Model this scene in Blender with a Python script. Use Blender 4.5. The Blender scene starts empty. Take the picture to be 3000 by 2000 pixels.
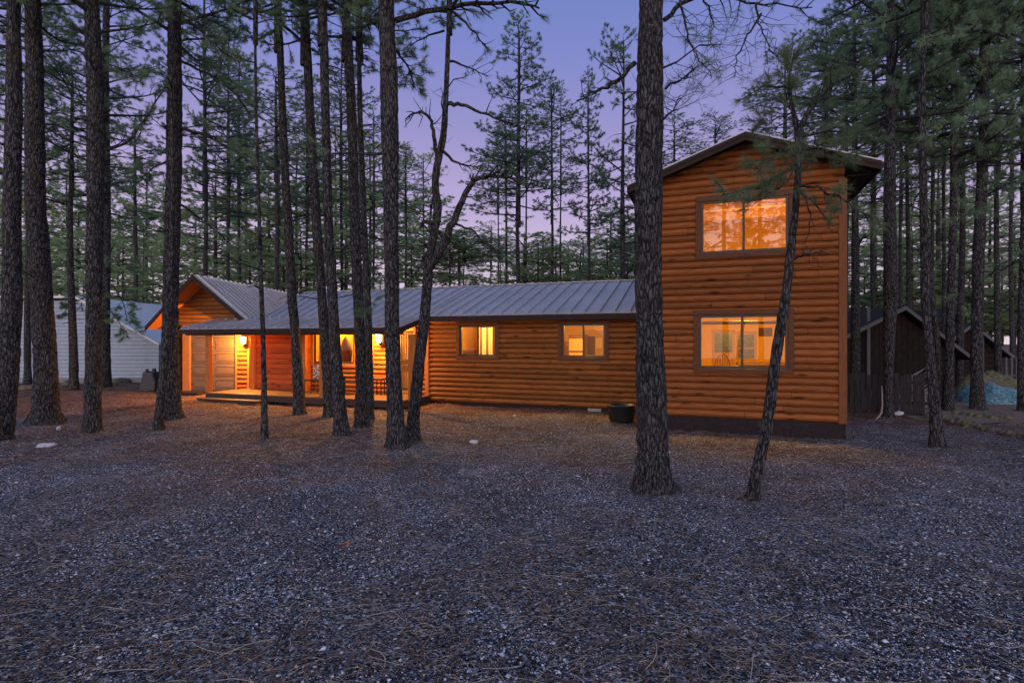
import bpy, math, random
import numpy as np
R = math.radians
random.seed(7)
scene = bpy.context.scene
col = scene.collection

# ------------------------------------------------------------------ camera
CH = 1.8
cam_d = bpy.data.cameras.new("camera")
cam = bpy.data.objects.new("camera", cam_d); col.objects.link(cam)
cam.location = (0, 0, CH); cam.rotation_euler = (R(90), 0, 0)
cam_d.sensor_width = 36; cam_d.lens = 1600 / 3000 * 36
cam_d.clip_end = 1000; cam_d.clip_start = 0.05
scene.camera = cam

# ------------------------------------------------------------------ sky
world = bpy.data.worlds.new("World"); scene.world = world; world.use_nodes = True
wn = world.node_tree; wn.nodes.clear()
def wnode(t, **k):
    n = wn.nodes.new(t)
    for a, b in k.items(): setattr(n, a, b)
    return n
wo = wnode('ShaderNodeOutputWorld'); wb = wnode('ShaderNodeBackground')
tc = wnode('ShaderNodeTexCoord'); sep = wnode('ShaderNodeSeparateXYZ')
wn.links.new(tc.outputs['Generated'], sep.inputs[0])
def ramp(tree, stops, interp='LINEAR'):
    n = tree.nodes.new('ShaderNodeValToRGB'); cr = n.color_ramp; cr.interpolation = interp
    while len(cr.elements) > 1: cr.elements.remove(cr.elements[-1])
    cr.elements[0].position = stops[0][0]; cr.elements[0].color = (*stops[0][1], 1)
    for p, c in stops[1:]:
        e = cr.elements.new(p); e.color = (*c, 1)
    return n
def s2l(r, g, b):
    return tuple(((v / 255) / 12.92 if v / 255 <= .04045 else ((v / 255 + .055) / 1.055) ** 2.4) for v in (r, g, b))
rf = ramp(wn, [(0.0, s2l(232, 212, 214)), (.06, s2l(220, 200, 216)), (.14, s2l(206, 188, 216)), (.25, s2l(182, 165, 212)),
               (.36, s2l(151, 146, 202)), (.48, s2l(124, 134, 202)), (.60, s2l(100, 126, 186)), (.8, s2l(104, 136, 190)), (1, s2l(106, 140, 192))])
rb = ramp(wn, [(0.0, s2l(250, 214, 180)), (.12, s2l(240, 208, 190)), (.3, s2l(196, 182, 200)), (.55, s2l(125, 140, 190)), (.8, s2l(104, 136, 190)), (1, s2l(106, 140, 192))])
wn.links.new(sep.outputs[2], rf.inputs[0]); wn.links.new(sep.outputs[2], rb.inputs[0])
mr = wnode('ShaderNodeMapRange'); wn.links.new(sep.outputs[1], mr.inputs[0])
mr.inputs[1].default_value = .2; mr.inputs[2].default_value = -.7; mr.inputs[3].default_value = 0; mr.inputs[4].default_value = 1
mx = wnode('ShaderNodeMix', data_type='RGBA'); wn.links.new(mr.outputs[0], mx.inputs[0])
bm = wnode('ShaderNodeVectorMath', operation='SCALE'); wn.links.new(rb.outputs[0], bm.inputs[0]); bm.inputs['Scale'].default_value = 1.9   # the sunset side is the brighter one
wn.links.new(rf.outputs[0], mx.inputs[6]); wn.links.new(bm.outputs[0], mx.inputs[7])
sky = wnode('ShaderNodeTexSky', sky_type='NISHITA'); sky.sun_disc = False
sky.sun_elevation = R(2); sky.sun_rotation = R(200)
sc_ = wnode('ShaderNodeMix', data_type='RGBA', blend_type='ADD'); sc_.inputs[0].default_value = .012
wn.links.new(mx.outputs[2], sc_.inputs[6]); wn.links.new(sky.outputs[0], sc_.inputs[7])
wn.links.new(sc_.outputs[2], wb.inputs[0]); wb.inputs[1].default_value = 1.0
wn.links.new(wb.outputs[0], wo.inputs[0])

# afterglow low behind the viewpoint: one very soft sun
sl = bpy.data.lights.new("afterglow", 'SUN'); sl.energy = 0.72; sl.angle = R(40); sl.color = (1, .80, .70)
so = bpy.data.objects.new("afterglow", sl); col.objects.link(so)
so.rotation_euler = (R(74), 0, R(-18))

scene.view_settings.view_transform = 'Standard'; scene.view_settings.look = 'None'
scene.view_settings.exposure = 0.0; scene.view_settings.gamma = 1
scene.cycles.max_bounces = 6; scene.cycles.diffuse_bounces = 3; scene.cycles.transparent_max_bounces = 12
scene.cycles.sample_clamp_indirect = 3.0

# ------------------------------------------------------------------ helpers
TH = R(20.2); c_, s_ = math.cos(TH), math.sin(TH)
def px(x, y, Y):                       # point seen at a photograph position at depth Y
    return np.array([(x - 1500) / 1600 * Y, Y, CH + (1000 - y) / 1600 * Y])
def to_house(p):                       # world -> house axes
    return (p[0] * c_ - p[1] * s_, p[0] * s_ + p[1] * c_, p[2])
def uv(x, y, V):
    t = (x - 1500) / 1600; Y = V / (c_ + s_ * t)
    return to_house((t * Y, Y, CH + (1000 - y) / 1600 * Y))
def gz(x, y):
    x = np.asarray(x, float); y = np.asarray(y, float)
    return (.012 * np.clip(y - 10, 0, 25) + .02 * np.sin(x * .9 + 1.3) * np.sin(y * .7) + .012 * np.sin(x * 2.3 + y * 1.7)
            + .008 * np.sin(x * 4.1 - y * 3.3 + 2) + .007 * np.sin(x * 7.3 + 2 * np.sin(y * 1.9)) * np.sin(y * 6.1 + 1.5 * np.sin(x * 2.3)))

def tag(o, label=None, cat=None, group=None, kind=None):
    if label: o['label'] = label
    if cat: o['category'] = cat
    if group: o['group'] = group
    if kind: o['kind'] = kind
    return o
def empty(name, loc=(0, 0, 0), rz=0, label=None, cat=None, group=None):
    o = bpy.data.objects.new(name, None); col.objects.link(o); o.empty_display_size = .1
    o.location = loc; o.rotation_euler = (0, 0, rz)
    return tag(o, label, cat, group)

def np_mesh(name, V, F, mats, mi=None, smooth=False, attr=None):
    """V (n,3), F list of arrays each (k,m) of equal-sized polys"""
    me = bpy.data.meshes.new(name)
    V = np.asarray(V, np.float32)
    Fs = [np.asarray(f, np.int32) for f in (F if isinstance(F, list) else [F]) if len(f)]
    loops = np.concatenate([f.ravel() for f in Fs])
    sizes = np.concatenate([np.full(len(f), f.shape[1], np.int32) for f in Fs])
    me.vertices.add(len(V)); me.vertices.foreach_set('co', V.ravel())
    me.loops.add(len(loops)); me.loops.foreach_set('vertex_index', loops)
    me.polygons.add(len(sizes))
    st = np.concatenate([[0], np.cumsum(sizes)[:-1]]).astype(np.int32)
    me.polygons.foreach_set('loop_start', st); me.polygons.foreach_set('loop_total', sizes)
    if mi is not None: me.polygons.foreach_set('material_index', np.asarray(mi, np.int32))
    if smooth is not False:
        sm = np.ones(len(sizes), bool) if smooth is True else np.asarray(smooth, bool)
        me.polygons.foreach_set('use_smooth', sm)
    if attr is not None:
        a = me.attributes.new('rnd', 'FLOAT', 'POINT'); a.data.foreach_set('value', np.asarray(attr, np.float32))
    me.update(calc_edges=True); me.validate()
    for m in mats: me.materials.append(m)
    return me
def obj(name, me, parent=None, loc=None):
    o = bpy.data.objects.new(name, me); col.objects.link(o)
    if parent is not None: o.parent = parent
    if loc is not None: o.location = loc
    return o

class MB:
    def __init__(s, xf=None): s.v = []; s.f = []; s.xf = xf; s.sm = []
    def add(s, vs, fs, smooth=False):
        b = len(s.v); s.v += [tuple(p) for p in vs]; s.f += [tuple(i + b for i in f) for f in fs]; s.sm += [smooth] * len(fs)
    def box(s, x0, x1, y0, y1, z0, z1, bev=0):
        if x0 > x1: x0, x1 = x1, x0
        if y0 > y1: y0, y1 = y1, y0
        if z0 > z1: z0, z1 = z1, z0
        s.add([(x0, y0, z0), (x1, y0, z0), (x1, y1, z0), (x0, y1, z0), (x0, y0, z1), (x1, y0, z1), (x1, y1, z1), (x0, y1, z1)],
              [(0, 3, 2, 1), (4, 5, 6, 7), (0, 1, 5, 4), (1, 2, 6, 5), (2, 3, 7, 6), (3, 0, 4, 7)])
    def hexa(s, p):   # 8 points like box order
        s.add(p, [(0, 3, 2, 1), (4, 5, 6, 7), (0, 1, 5, 4), (1, 2, 6, 5), (2, 3, 7, 6), (3, 0, 4, 7)])
    def slab(s, quad, off):   # quad of 4 points thickened by vector off
        off = np.array(off); q = [np.array(p) for p in quad]
        s.hexa([q[0], q[1], q[2], q[3], q[0] + off, q[1] + off, q[2] + off, q[3] + off])
    def prism(s, poly, y0, y1):   # polygon in x,z extruded along y
        n = len(poly)
        s.add([(x, y0, z) for x, z in poly] + [(x, y1, z) for x, z in poly],
              [tuple(range(n)), tuple(range(2 * n - 1, n - 1, -1))] + [(i, i + n, (i + 1) % n + n, (i + 1) % n) for i in range(n)])
    def tube(s, pts, rad, n=8, cap=True):
        pts = [np.array(p, float) for p in pts]
        rad = [rad] * len(pts) if np.isscalar(rad) else rad
        vs = []; a = None
        for i, p in enumerate(pts):
            d = pts[min(i + 1, len(pts) - 1)] - pts[max(i - 1, 0)]; d /= (np.linalg.norm(d) + 1e-9)
            if a is None:
                a = np.cross(d, (0, 0, 1) if abs(d[2]) < .9 else (1, 0, 0))
            a = a - d * a.dot(d); a /= np.linalg.norm(a); b = np.cross(d, a)
            for k in range(n):
                t = 2 * math.pi * k / n
                vs.append(p + rad[i] * (a * math.cos(t) + b * math.sin(t)))
        fs = []
        for i in range(len(pts) - 1):
            for k in range(n):
                k2 = (k + 1) % n
                fs.append((i * n + k, i * n + k2, (i + 1) * n + k2, (i + 1) * n + k))
        s.add(vs, fs, True)
        if cap:
            s.add(vs[:n], [tuple(range(n - 1, -1, -1))]); s.add(vs[-n:], [tuple(range(n))])
    def lathe(s, prof, n=16, cx=0, cy=0):
        vs = [(cx + r * math.cos(2 * math.pi * k / n), cy + r * math.sin(2 * math.pi * k / n), z) for r, z in prof for k in range(n)]
        fs = [(i * n + k, i * n + (k + 1) % n, (i + 1) * n + (k + 1) % n, (i + 1) * n + k) for i in range(len(prof) - 1) for k in range(n)]
        s.add(vs, fs, True)
    def mesh(s, name, mat):
        me = bpy.data.meshes.new(name)
        vs = [s.xf(p) for p in s.v] if s.xf else s.v
        me.from_pydata([tuple(map(float, p)) for p in vs], [], s.f); me.update()
        me.polygons.foreach_set('use_smooth', s.sm)
        me.materials.append(mat); return me
    def build(s, name, mat, parent=None, loc=None, bevel=0):
        o = obj(name, s.mesh(name, mat), parent, loc)
        if bevel:
            m = o.modifiers.new('bevel', 'BEVEL'); m.width = bevel; m.segments = 2; m.limit_method = 'ANGLE'; m.angle_limit = R(40)
        return o

# ------------------------------------------------------------------ materials
def mat(name, base=(.5, .5, .5), rough=.7, metal=0, emit=None, estr=0):
    m = bpy.data.materials.new(name); m.use_nodes = True; t = m.node_tree
    b = t.nodes['Principled BSDF']; b.inputs['Base Color'].default_value = (*base, 1)
    b.inputs['Roughness'].default_value = rough; b.inputs['Metallic'].default_value = metal
    b.inputs['Specular IOR Level'].default_value = .12 if rough >= .8 else .25 if rough >= .55 else .5
    if emit: b.inputs['Emission Color'].default_value = (*emit, 1); b.inputs['Emission Strength'].default_value = estr
    return m
class NT:
    def __init__(s, m): s.t = m.node_tree; s.b = s.t.nodes['Principled BSDF']
    def n(s, ty, **k):
        nd = s.t.nodes.new(ty)
        for a, b in k.items(): setattr(nd, a, b)
        return nd
    def l(s, a, b): s.t.links.new(a, b)
    def coord(s, scale=(1, 1, 1), out='Object', rot=(0, 0, 0)):
        tcn = s.n('ShaderNodeTexCoord'); mp = s.n('ShaderNodeMapping'); mp.inputs['Scale'].default_value = scale
        mp.inputs['Rotation'].default_value = rot
        s.l(tcn.outputs[out], mp.inputs[0]); return mp.outputs[0]
    def pos(s, scale=(1, 1, 1)):
        g = s.n('ShaderNodeNewGeometry'); mp = s.n('ShaderNodeMapping'); mp.inputs['Scale'].default_value = scale
        s.l(g.outputs['Position'], mp.inputs[0]); return mp.outputs[0]
    def noise(s, vec, scale, detail=4, rough=.6, dist=0):
        nd = s.n('ShaderNodeTexNoise'); nd.inputs['Scale'].default_value = scale; nd.inputs['Detail'].default_value = detail
        nd.inputs['Roughness'].default_value = rough; nd.inputs['Distortion'].default_value = dist
        if vec is not None: s.l(vec, nd.inputs['Vector'])
        return nd.outputs['Fac']
    def vor(s, vec, scale, feature='F1', out='Distance'):
        nd = s.n('ShaderNodeTexVoronoi', feature=feature); nd.inputs['Scale'].default_value = scale
        if vec is not None: s.l(vec, nd.inputs['Vector'])
        return nd.outputs[out]
    def math(s, op, a, b=0.0, c=None):
        nd = s.n('ShaderNodeMath', operation=op)
        for i, v in enumerate((a, b) + ((c,) if c is not None else ())):
            if isinstance(v, (int, float)): nd.inputs[i].default_value = v
            else: s.l(v, nd.inputs[i])
        return nd.outputs[0]
    def ramp(s, fac, stops, interp='LINEAR'):
        nd = ramp(s.t, stops, interp); s.l(fac, nd.inputs[0]); return nd.outputs[0]
    def mix(s, fac, a, b, mode='MIX'):
        nd = s.n('ShaderNodeMix', data_type='RGBA', blend_type=mode)
        for i, v in ((0, fac), (6, a), (7, b)):
            if isinstance(v, (int, float)): nd.inputs[i].default_value = v
            elif isinstance(v, tuple): nd.inputs[i].default_value = (*v, 1)
            else: s.l(v, nd.inputs[i])
        return nd.outputs[2]
    def bump(s, h, strength=.5, dist=.01, nrm=None):
        nd = s.n('ShaderNodeBump'); nd.inputs['Strength'].default_value = strength; nd.inputs['Distance'].default_value = dist
        s.l(h, nd.inputs['Height'])
        if nrm is not None: s.l(nrm, nd.inputs['Normal'])
        s.l(nd.outputs[0], s.b.inputs['Normal']); return nd.outputs[0]
    def color(s, c): s.l(c, s.b.inputs['Base Color'])

COURSE = .134
def wood_log(name, dark, light, course=COURSE, z0=.31, rough=.55):
    m = mat(name, rough=rough); t = NT(m)
    co = t.coord((1, 1, 1)); sp = t.n('ShaderNodeSeparateXYZ'); t.l(co, sp.inputs[0])
    row = t.math('FLOOR', t.math('DIVIDE', t.math('SUBTRACT', sp.outputs[2], z0 - 10 * course), course))
    w1 = t.n('ShaderNodeTexWhiteNoise', noise_dimensions='1D'); t.l(row, w1.inputs['W'])
    seg = t.math('FLOOR', t.math('ADD', t.math('DIVIDE', sp.outputs[0], 3.4), t.math('MULTIPLY', w1.outputs['Value'], 7.0)))
    cmb = t.n('ShaderNodeCombineXYZ'); t.l(row, cmb.inputs[0]); t.l(seg, cmb.inputs[1])
    w2 = t.n('ShaderNodeTexWhiteNoise', noise_dimensions='3D'); t.l(cmb.outputs[0], w2.inputs['Vector'])
    off = t.n('ShaderNodeVectorMath', operation='MULTIPLY_ADD'); t.l(w2.outputs['Color'], off.inputs[0])
    off.inputs[1].default_value = (13, 13, 13); t.l(co, off.inputs[2])
    mp = t.n('ShaderNodeMapping'); mp.inputs['Scale'].default_value = (1.3, 14, 14); t.l(off.outputs[0], mp.inputs[0])
    g = t.noise(mp.outputs[0], 3.0, 6, .65, .6)
    c = t.ramp(g, [(.25, dark), (.5, tuple((a + b) / 2 for a, b in zip(dark, light))), (.75, light)])
    mp2 = t.n('ShaderNodeMapping'); mp2.inputs['Scale'].default_value = (1.6, .01, 5.5); t.l(off.outputs[0], mp2.inputs[0])
    kn = t.vor(mp2.outputs[0], 1.0)
    c = t.mix(t.math('MULTIPLY', t.math('LESS_THAN', kn, .13), .7), c, tuple(v * .22 for v in dark))
    c = t.mix(t.math('MULTIPLY', t.math('LESS_THAN', kn, .2), .35), c, tuple(v * .5 for v in dark))
    fr = t.math('FRACT', t.math('ADD', t.math('DIVIDE', sp.outputs[0], 3.4), t.math('MULTIPLY', w1.outputs['Value'], 7.0)))
    c = t.mix(t.math('LESS_THAN', fr, .0022), c, (.01, .005, .003))
    tone = t.math('ADD', t.math('MULTIPLY', w2.outputs['Value'], .5), .72)
    cc = t.n('ShaderNodeHueSaturation'); t.l(c, cc.inputs['Color']); t.l(tone, cc.inputs['Value'])
    t.color(cc.outputs[0]); t.bump(g, .25, .006)
    return m
def wood(name, dark, light, scale=(2, 14, 14), rough=.6, bump=.2):
    m = mat(name, rough=rough); t = NT(m); v = t.coord(scale); g = t.noise(v, 3, 6, .65, .5)
    t.color(t.ramp(g, [(.25, dark), (.75, light)])); t.bump(g, bump, .005); return m
def speckled(name, dark, light, scale=8, rough=.8, bump=.4, dist=.01, metal=0, out='Object'):
    m = mat(name, rough=rough, metal=metal); t = NT(m); v = t.coord((1, 1, 1), out); g = t.noise(v, scale, 6, .65)
    t.color(t.ramp(g, [(.3, dark), (.7, light)])); t.bump(g, bump, dist); return m

M = {}
M['log'] = wood_log('orange stained log siding', (.14, .042, .010), (.39, .132, .031))
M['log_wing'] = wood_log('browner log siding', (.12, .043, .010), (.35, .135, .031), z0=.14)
M['log_red'] = wood_log('red stained siding', (.26, .055, .012), (.42, .105, .024), course=.16)
M['trim'] = wood('brown trim board', (.07, .028, .013), (.16, .062, .026))
M['corner'] = wood('brown corner board', (.12, .042, .014), (.26, .092, .03), scale=(14, 14, 2))
M['trim_orange'] = wood('orange post wood', (.30, .10, .025), (.55, .22, .06), scale=(14, 14, 2))
M['soffit'] = wood('orange soffit board', (.38, .12, .03), (.6, .22, .06))
M['fascia'] = wood('dark brown fascia', (.026, .019, .018), (.055, .040, .036), rough=.8)
M['deck'] = wood('deck board', (.11, .065, .035), (.21, .13, .07))
M['deck_side'] = wood('dark deck side', (.045, .03, .026), (.08, .055, .045))
M['found'] = speckled('dark brown foundation', (.022, .017, .018), (.04, .032, .034), 14, .85)
M['garage'] = speckled('brown garage door', (.11, .07, .042), (.14, .092, .058), 20, .5, .1)
M['sash'] = mat('dark bronze sash', (.035, .022, .016), .4)
M['black'] = mat('black iron', (.012, .012, .014), .5)
M['white'] = speckled('white painted board', (.7, .74, .76), (.8, .83, .85), 12, .6, .1)
M['vent'] = mat('grey vent metal', (.30, .30, .31), .5, .4)
M['curtain'] = wood('cream curtain', (.7, .5, .28), (.85, .65, .4), scale=(30, 30, 1))
M['room'] = speckled('warm painted room wall', (.84, .45, .035), (.92, .53, .05), 3, .8, .05)
M['room_wood'] = wood('pine panelling', (.55, .25, .025), (.84, .46, .05), scale=(3, 3, 14))
M['room_dark'] = wood('dark furniture wood', (.10, .045, .02), (.20, .09, .035))
M['room_trim'] = wood('door trim wood', (.55, .26, .07), (.75, .40, .12))
M['rug'] = speckled('brown floor', (.18, .10, .05), (.3, .17, .08), 9)

def metal_roof():
    m = mat('weathered grey metal roof', rough=.38, metal=.2); t = NT(m); v = t.coord((1, 1, 1))
    g = t.noise(v, 1.2, 5, .6); g2 = t.noise(t.coord((9, 1, 9)), 3, 4)
    c = t.ramp(g, [(.3, (.40, .40, .43)), (.7, (.58, .58, .61))]); c = t.mix(.35, c, t.ramp(g2, [(.3, (.26, .25, .26)), (.7, (.72, .72, .75))]))
    sp = t.vor(v, 60); c = t.mix(t.math('MULTIPLY', t.math('LESS_THAN', sp, .16), .5), c, (.07, .045, .03))
    t.color(c); t.bump(g, .05, .01)
    t.l(t.ramp(g2, [(.3, (.3, .3, .3)), (.7, (.52, .52, .52))]), t.b.inputs['Roughness']); return m
M['roof'] = metal_roof()

def glass(name, refl, tint=(1, 1, 1)):
    m = bpy.data.materials.new(name); m.use_nodes = True; t = m.node_tree; t.nodes.clear()
    o = t.nodes.new('ShaderNodeOutputMaterial'); mxn = t.nodes.new('ShaderNodeMixShader')
    tr = t.nodes.new('ShaderNodeBsdfTransparent'); gl = t.nodes.new('ShaderNodeBsdfGlossy'); gl.inputs['Roughness'].default_value = .01
    tr.inputs[0].default_value = (*tint, 1); mxn.inputs[0].default_value = refl
    t.links.new(tr.outputs[0], mxn.inputs[1]); t.links.new(gl.outputs[0], mxn.inputs[2]); t.links.new(mxn.outputs[0], o.inputs[0])
    return m
M['glass'] = glass('clear window glass', .03)
M['glass_up'] = glass('reflective window glass', .10)

def bark_mat(name, dark, light, warm):
    m = mat(name, rough=.9); t = NT(m); p0 = t.pos((1, 1, .22))
    dn = t.n('ShaderNodeTexNoise'); dn.inputs['Scale'].default_value = 14; dn.inputs['Detail'].default_value = 3; t.l(p0, dn.inputs['Vector'])
    ad = t.n('ShaderNodeVectorMath', operation='MULTIPLY_ADD'); t.l(dn.outputs['Color'], ad.inputs[0]); ad.inputs[1].default_value = (.07, .07, .07); t.l(p0, ad.inputs[2])
    p = ad.outputs[0]
    v = t.vor(p, 30, 'DISTANCE_TO_EDGE'); n1 = t.noise(p, 34, 6, .75); n2 = t.noise(t.pos((1, 1, 1)), 1.1, 3)
    e = t.math('MINIMUM', t.math('MULTIPLY', v, 4.0), 1.0)
    h = t.math('ADD', t.math('MULTIPLY', e, .35), t.math('MULTIPLY', n1, 1.0))
    c = t.ramp(h, [(.42, tuple(d * .3 for d in dark)), (.62, dark), (.92, light)])
    c = t.mix(t.math('MULTIPLY', t.ramp(n2, [(.5, (0, 0, 0)), (.75, (1, 1, 1))]), .4), c, warm, 'MIX')
    sp = t.noise(t.pos((1, 1, .5)), 55, 3); c = t.mix(t.ramp(sp, [(.6, (0, 0, 0)), (.7, (.6, .6, .6))]), c, (.30, .31, .33))
    t.color(c); t.bump(h, 1.0, .03); return m
M['bark'] = bark_mat('pine bark', (.024, .025, .027), (.125, .13, .137), (.065, .045, .036))
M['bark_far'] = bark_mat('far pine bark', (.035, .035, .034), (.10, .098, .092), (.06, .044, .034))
M['twig'] = mat('dead twig wood', (.035, .033, .034), .9)

def needle_mat(name, a, b, tr=.3):
    m = bpy.data.materials.new(name); m.use_nodes = True; t = NT(m); t.b.inputs['Roughness'].default_value = .6
    n1 = t.noise(t.pos((1, 1, 1)), 1.3, 3); oi = t.n('ShaderNodeObjectInfo'); n2 = t.noise(t.pos((1, 1, 1)), 9, 2)
    f = t.math('ADD', t.math('MULTIPLY', n1, .55), t.math('ADD', t.math('MULTIPLY', oi.outputs['Random'], .25), t.math('MULTIPLY', n2, .35)))
    c = t.ramp(f, [(.35, a), (.8, b)]); t.color(c)
    tl = t.n('ShaderNodeBsdfTranslucent'); t.l(c, tl.inputs[0]); mxn = t.n('ShaderNodeMixShader'); mxn.inputs[0].default_value = tr
    t.l(t.b.outputs[0], mxn.inputs[1]); t.l(tl.outputs[0], mxn.inputs[2]); t.l(mxn.outputs[0], t.t.nodes['Material Output'].inputs[0])
    return m
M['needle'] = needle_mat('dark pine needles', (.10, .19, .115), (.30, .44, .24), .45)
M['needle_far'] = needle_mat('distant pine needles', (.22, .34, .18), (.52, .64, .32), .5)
M['needle_near'] = needle_mat('long pine needles', (.08, .14, .075), (.22, .29, .14), .35)

# ------------------------------------------------------------------ ground
def ground_mat():
    m = mat('pine duff and cinder gravel', rough=.95); t = NT(m); p = t.pos((1, 1, 1))
    big = t.noise(p, .35, 4, .6); mid = t.noise(p, 2.2, 4, .6); fine = t.noise(p, 45, 5, .75); fine2 = t.noise(p, 16, 5, .7)
    base = t.ramp(fine, [(.38, (.012, .012, .015)), (.49, (.055, .055, .062)), (.58, (.30, .305, .335)), (.66, (.78, .80, .86))])
    duff = t.ramp(fine, [(.36, (.016, .009, .006)), (.49, (.10, .048, .027)), (.61, (.32, .17, .10)), (.73, (.6, .4, .28))])
    sp = t.n('ShaderNodeSeparateXYZ'); t.l(p, sp.inputs[0])
    far = t.math('MULTIPLY', t.math('SUBTRACT', sp.outputs[1], 6.5), .11)
    f = t.math('ADD', far, t.math('MULTIPLY', t.math('SUBTRACT', mid, .5), 1.6)); f = t.math('ADD', f, t.math('MULTIPLY', t.math('SUBTRACT', big, .5), 3.0))
    fcl = t.n('ShaderNodeClamp'); t.l(f, fcl.inputs[0]); fcl.inputs[2].default_value = .92
    c = t.mix(fcl.outputs[0], base, duff)
    lp = t.n('ShaderNodeTexWhiteNoise', noise_dimensions='3D'); vv = t.n('ShaderNodeTexVoronoi'); vv.inputs['Scale'].default_value = 34; t.l(p, vv.inputs['Vector'])
    t.l(vv.outputs['Color'], lp.inputs['Vector'])
    peb = t.math('MULTIPLY', t.math('GREATER_THAN', lp.outputs['Value'], .90), t.math('LESS_THAN', vv.outputs['Distance'], .42))
    c = t.mix(t.math('MULTIPLY', peb, .75), c, (.75, .75, .78))
    tn_ = t.ramp(t.noise(p, .9, 4, .65, .6), [(.3, (.7, .69, .69)), (.5, (1, 1, 1)), (.68, (1.45, 1.47, 1.5))]); c = t.mix(1.0, c, tn_, 'MULTIPLY')
    t.color(c); h = t.math('ADD', t.math('MULTIPLY', fine, .6), t.math('MULTIPLY', fine2, .9)); t.bump(h, 1.0, .035); return m
M['ground'] = ground_mat()
N = 420
a = np.linspace(-1, 1, N)
gx = np.sinh(a * 4.2) / np.sinh(4.2) * 260
ay = np.linspace(-.55, 1, N); gy = 5 + np.sinh(ay * 4.4) / np.sinh(4.4) * 300
GX, GY = np.meshgrid(gx, gy)
rg = np.random.default_rng(3)
GZ = gz(GX, GY) + rg.normal(0, .006, GX.shape) * (np.hypot(GX, GY - 5) < 12)
idx = np.arange(N * N).reshape(N, N)
F = np.stack([idx[:-1, :-1].ravel(), idx[:-1, 1:].ravel(), idx[1:, 1:].ravel(), idx[1:, :-1].ravel()], 1)
g = obj('ground', np_mesh('ground', np.stack([GX.ravel(), GY.ravel(), GZ.ravel()], 1), F, [M['ground']], smooth=True))
tag(g, kind='structure')

# paler dirt path at the right
def path_mat():
    m = mat('pale trodden dirt', rough=.95); t = NT(m); p = t.pos(); f = t.noise(p, 22, 6, .75)
    t.color(t.ramp(f, [(.3, (.07, .05, .035)), (.55, (.26, .20, .14)), (.75, (.42, .36, .27))])); t.bump(f, .8, .02); return m
NP = 60
prow = []
for i in range(NP):
    t_ = i / (NP - 1); X = 9.2 + t_ * 9
    near = 12.3 - 2.6 * t_ + .15 * math.sin(X * 3); far_ = 15.1 + .6 * t_ + .15 * math.sin(X * 2.2)
    for j in range(14):
        Yp = near + (far_ - near) * j / 13 ; prow.append((X + .05 * j, Yp, float(gz(X + .05 * j, Yp)) + .012))
idx = np.arange(NP * 14).reshape(NP, 14)
F = np.stack([idx[:-1, :-1].ravel(), idx[1:, :-1].ravel(), idx[1:, 1:].ravel(), idx[:-1, 1:].ravel()], 1)
tag(obj('dirt_path', np_mesh('dirt_path', prow, F, [path_mat()], smooth=True)), kind='structure')

# loose gravel and needles on the near ground (nobody could count them)
def attr_mat(name, stops, rough=.85):
    m = mat(name, rough=rough); t = NT(m); at = t.n('ShaderNodeAttribute'); at.attribute_name = 'rnd'
    t.color(t.ramp(at.outputs['Fac'], stops)); return m
def scatter_xy(n, y0, y1, rng, p=1.0):
    Y = y0 * (y1 / y0) ** rng.random(n) if p == 1 else y0 + (y1 - y0) * rng.random(n)
    X = (rng.random(n) * 2 - 1) * (Y * 1.02 + .3)
    return X, Y
def patch(X, Y, rng_seed=0):
    s = np.sin(X * 1.3 + 1 + rng_seed) * np.sin(Y * 1.1 + X * .4) + .6 * np.sin(X * 2.7 - Y * 2.1 + 2) + .4 * np.sin(X * 5.3 + Y * 4.4)
    return 1 / (1 + np.exp(-1.8 * s))
rng = np.random.default_rng(11)
X, Y = scatter_xy(170000, 2.5, 14, rng)
keep = rng.random(len(X)) < (.06 + .94 * patch(X, Y) ** 1.6) * np.clip(1.25 - Y / 14, .2, 1)
X, Y = X[keep], Y[keep]; n = len(X)
octv = np.array([(1, 0, 0), (0, 1, 0), (-1, 0, 0), (0, -1, 0), (.1, .05, .5), (0, 0, -.4)])
octf = np.array([(0, 1, 4), (1, 2, 4), (2, 3, 4), (3, 0, 4), (1, 0, 5), (2, 1, 5), (3, 2, 5), (0, 3, 5)])
sz = rng.lognormal(math.log(.0053), .5, n).clip(0, .019); ang = rng.random(n) * 6.283
el = .6 + .5 * rng.random((n, 1))
V = octv[None] * sz[:, None, None]; V = V * (1 + .35 * rng.normal(size=(n, 6, 1)).clip(-1.5, 1.5))
V[:, :, 1] *= el
ca, sa = np.cos(ang)[:, None], np.sin(ang)[:, None]
vx = V[:, :, 0] * ca - V[:, :, 1] * sa; vy = V[:, :, 0] * sa + V[:, :, 1] * ca
V = np.stack([vx + X[:, None], vy + Y[:, None], V[:, :, 2] + (gz(X, Y) + sz * .3 + .006)[:, None]], 2)
F = (octf[None] + (np.arange(n) * 6)[:, None, None]).reshape(-1, 3)
rv = np.repeat(rng.random(n), 6)
gm = attr_mat('cinder gravel', [(0, (.012, .012, .014)), (.36, (.05, .05, .056)), (.58, (.32, .33, .37)), (.82, (.66, .69, .77)), (1, (.88, .9, .95))])
tag(obj('gravel', np_mesh('gravel', V.reshape(-1, 3), F, [gm], attr=rv)), 'loose dark and pale cinder gravel strewn over the yard', 'gravel', kind='stuff')

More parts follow.
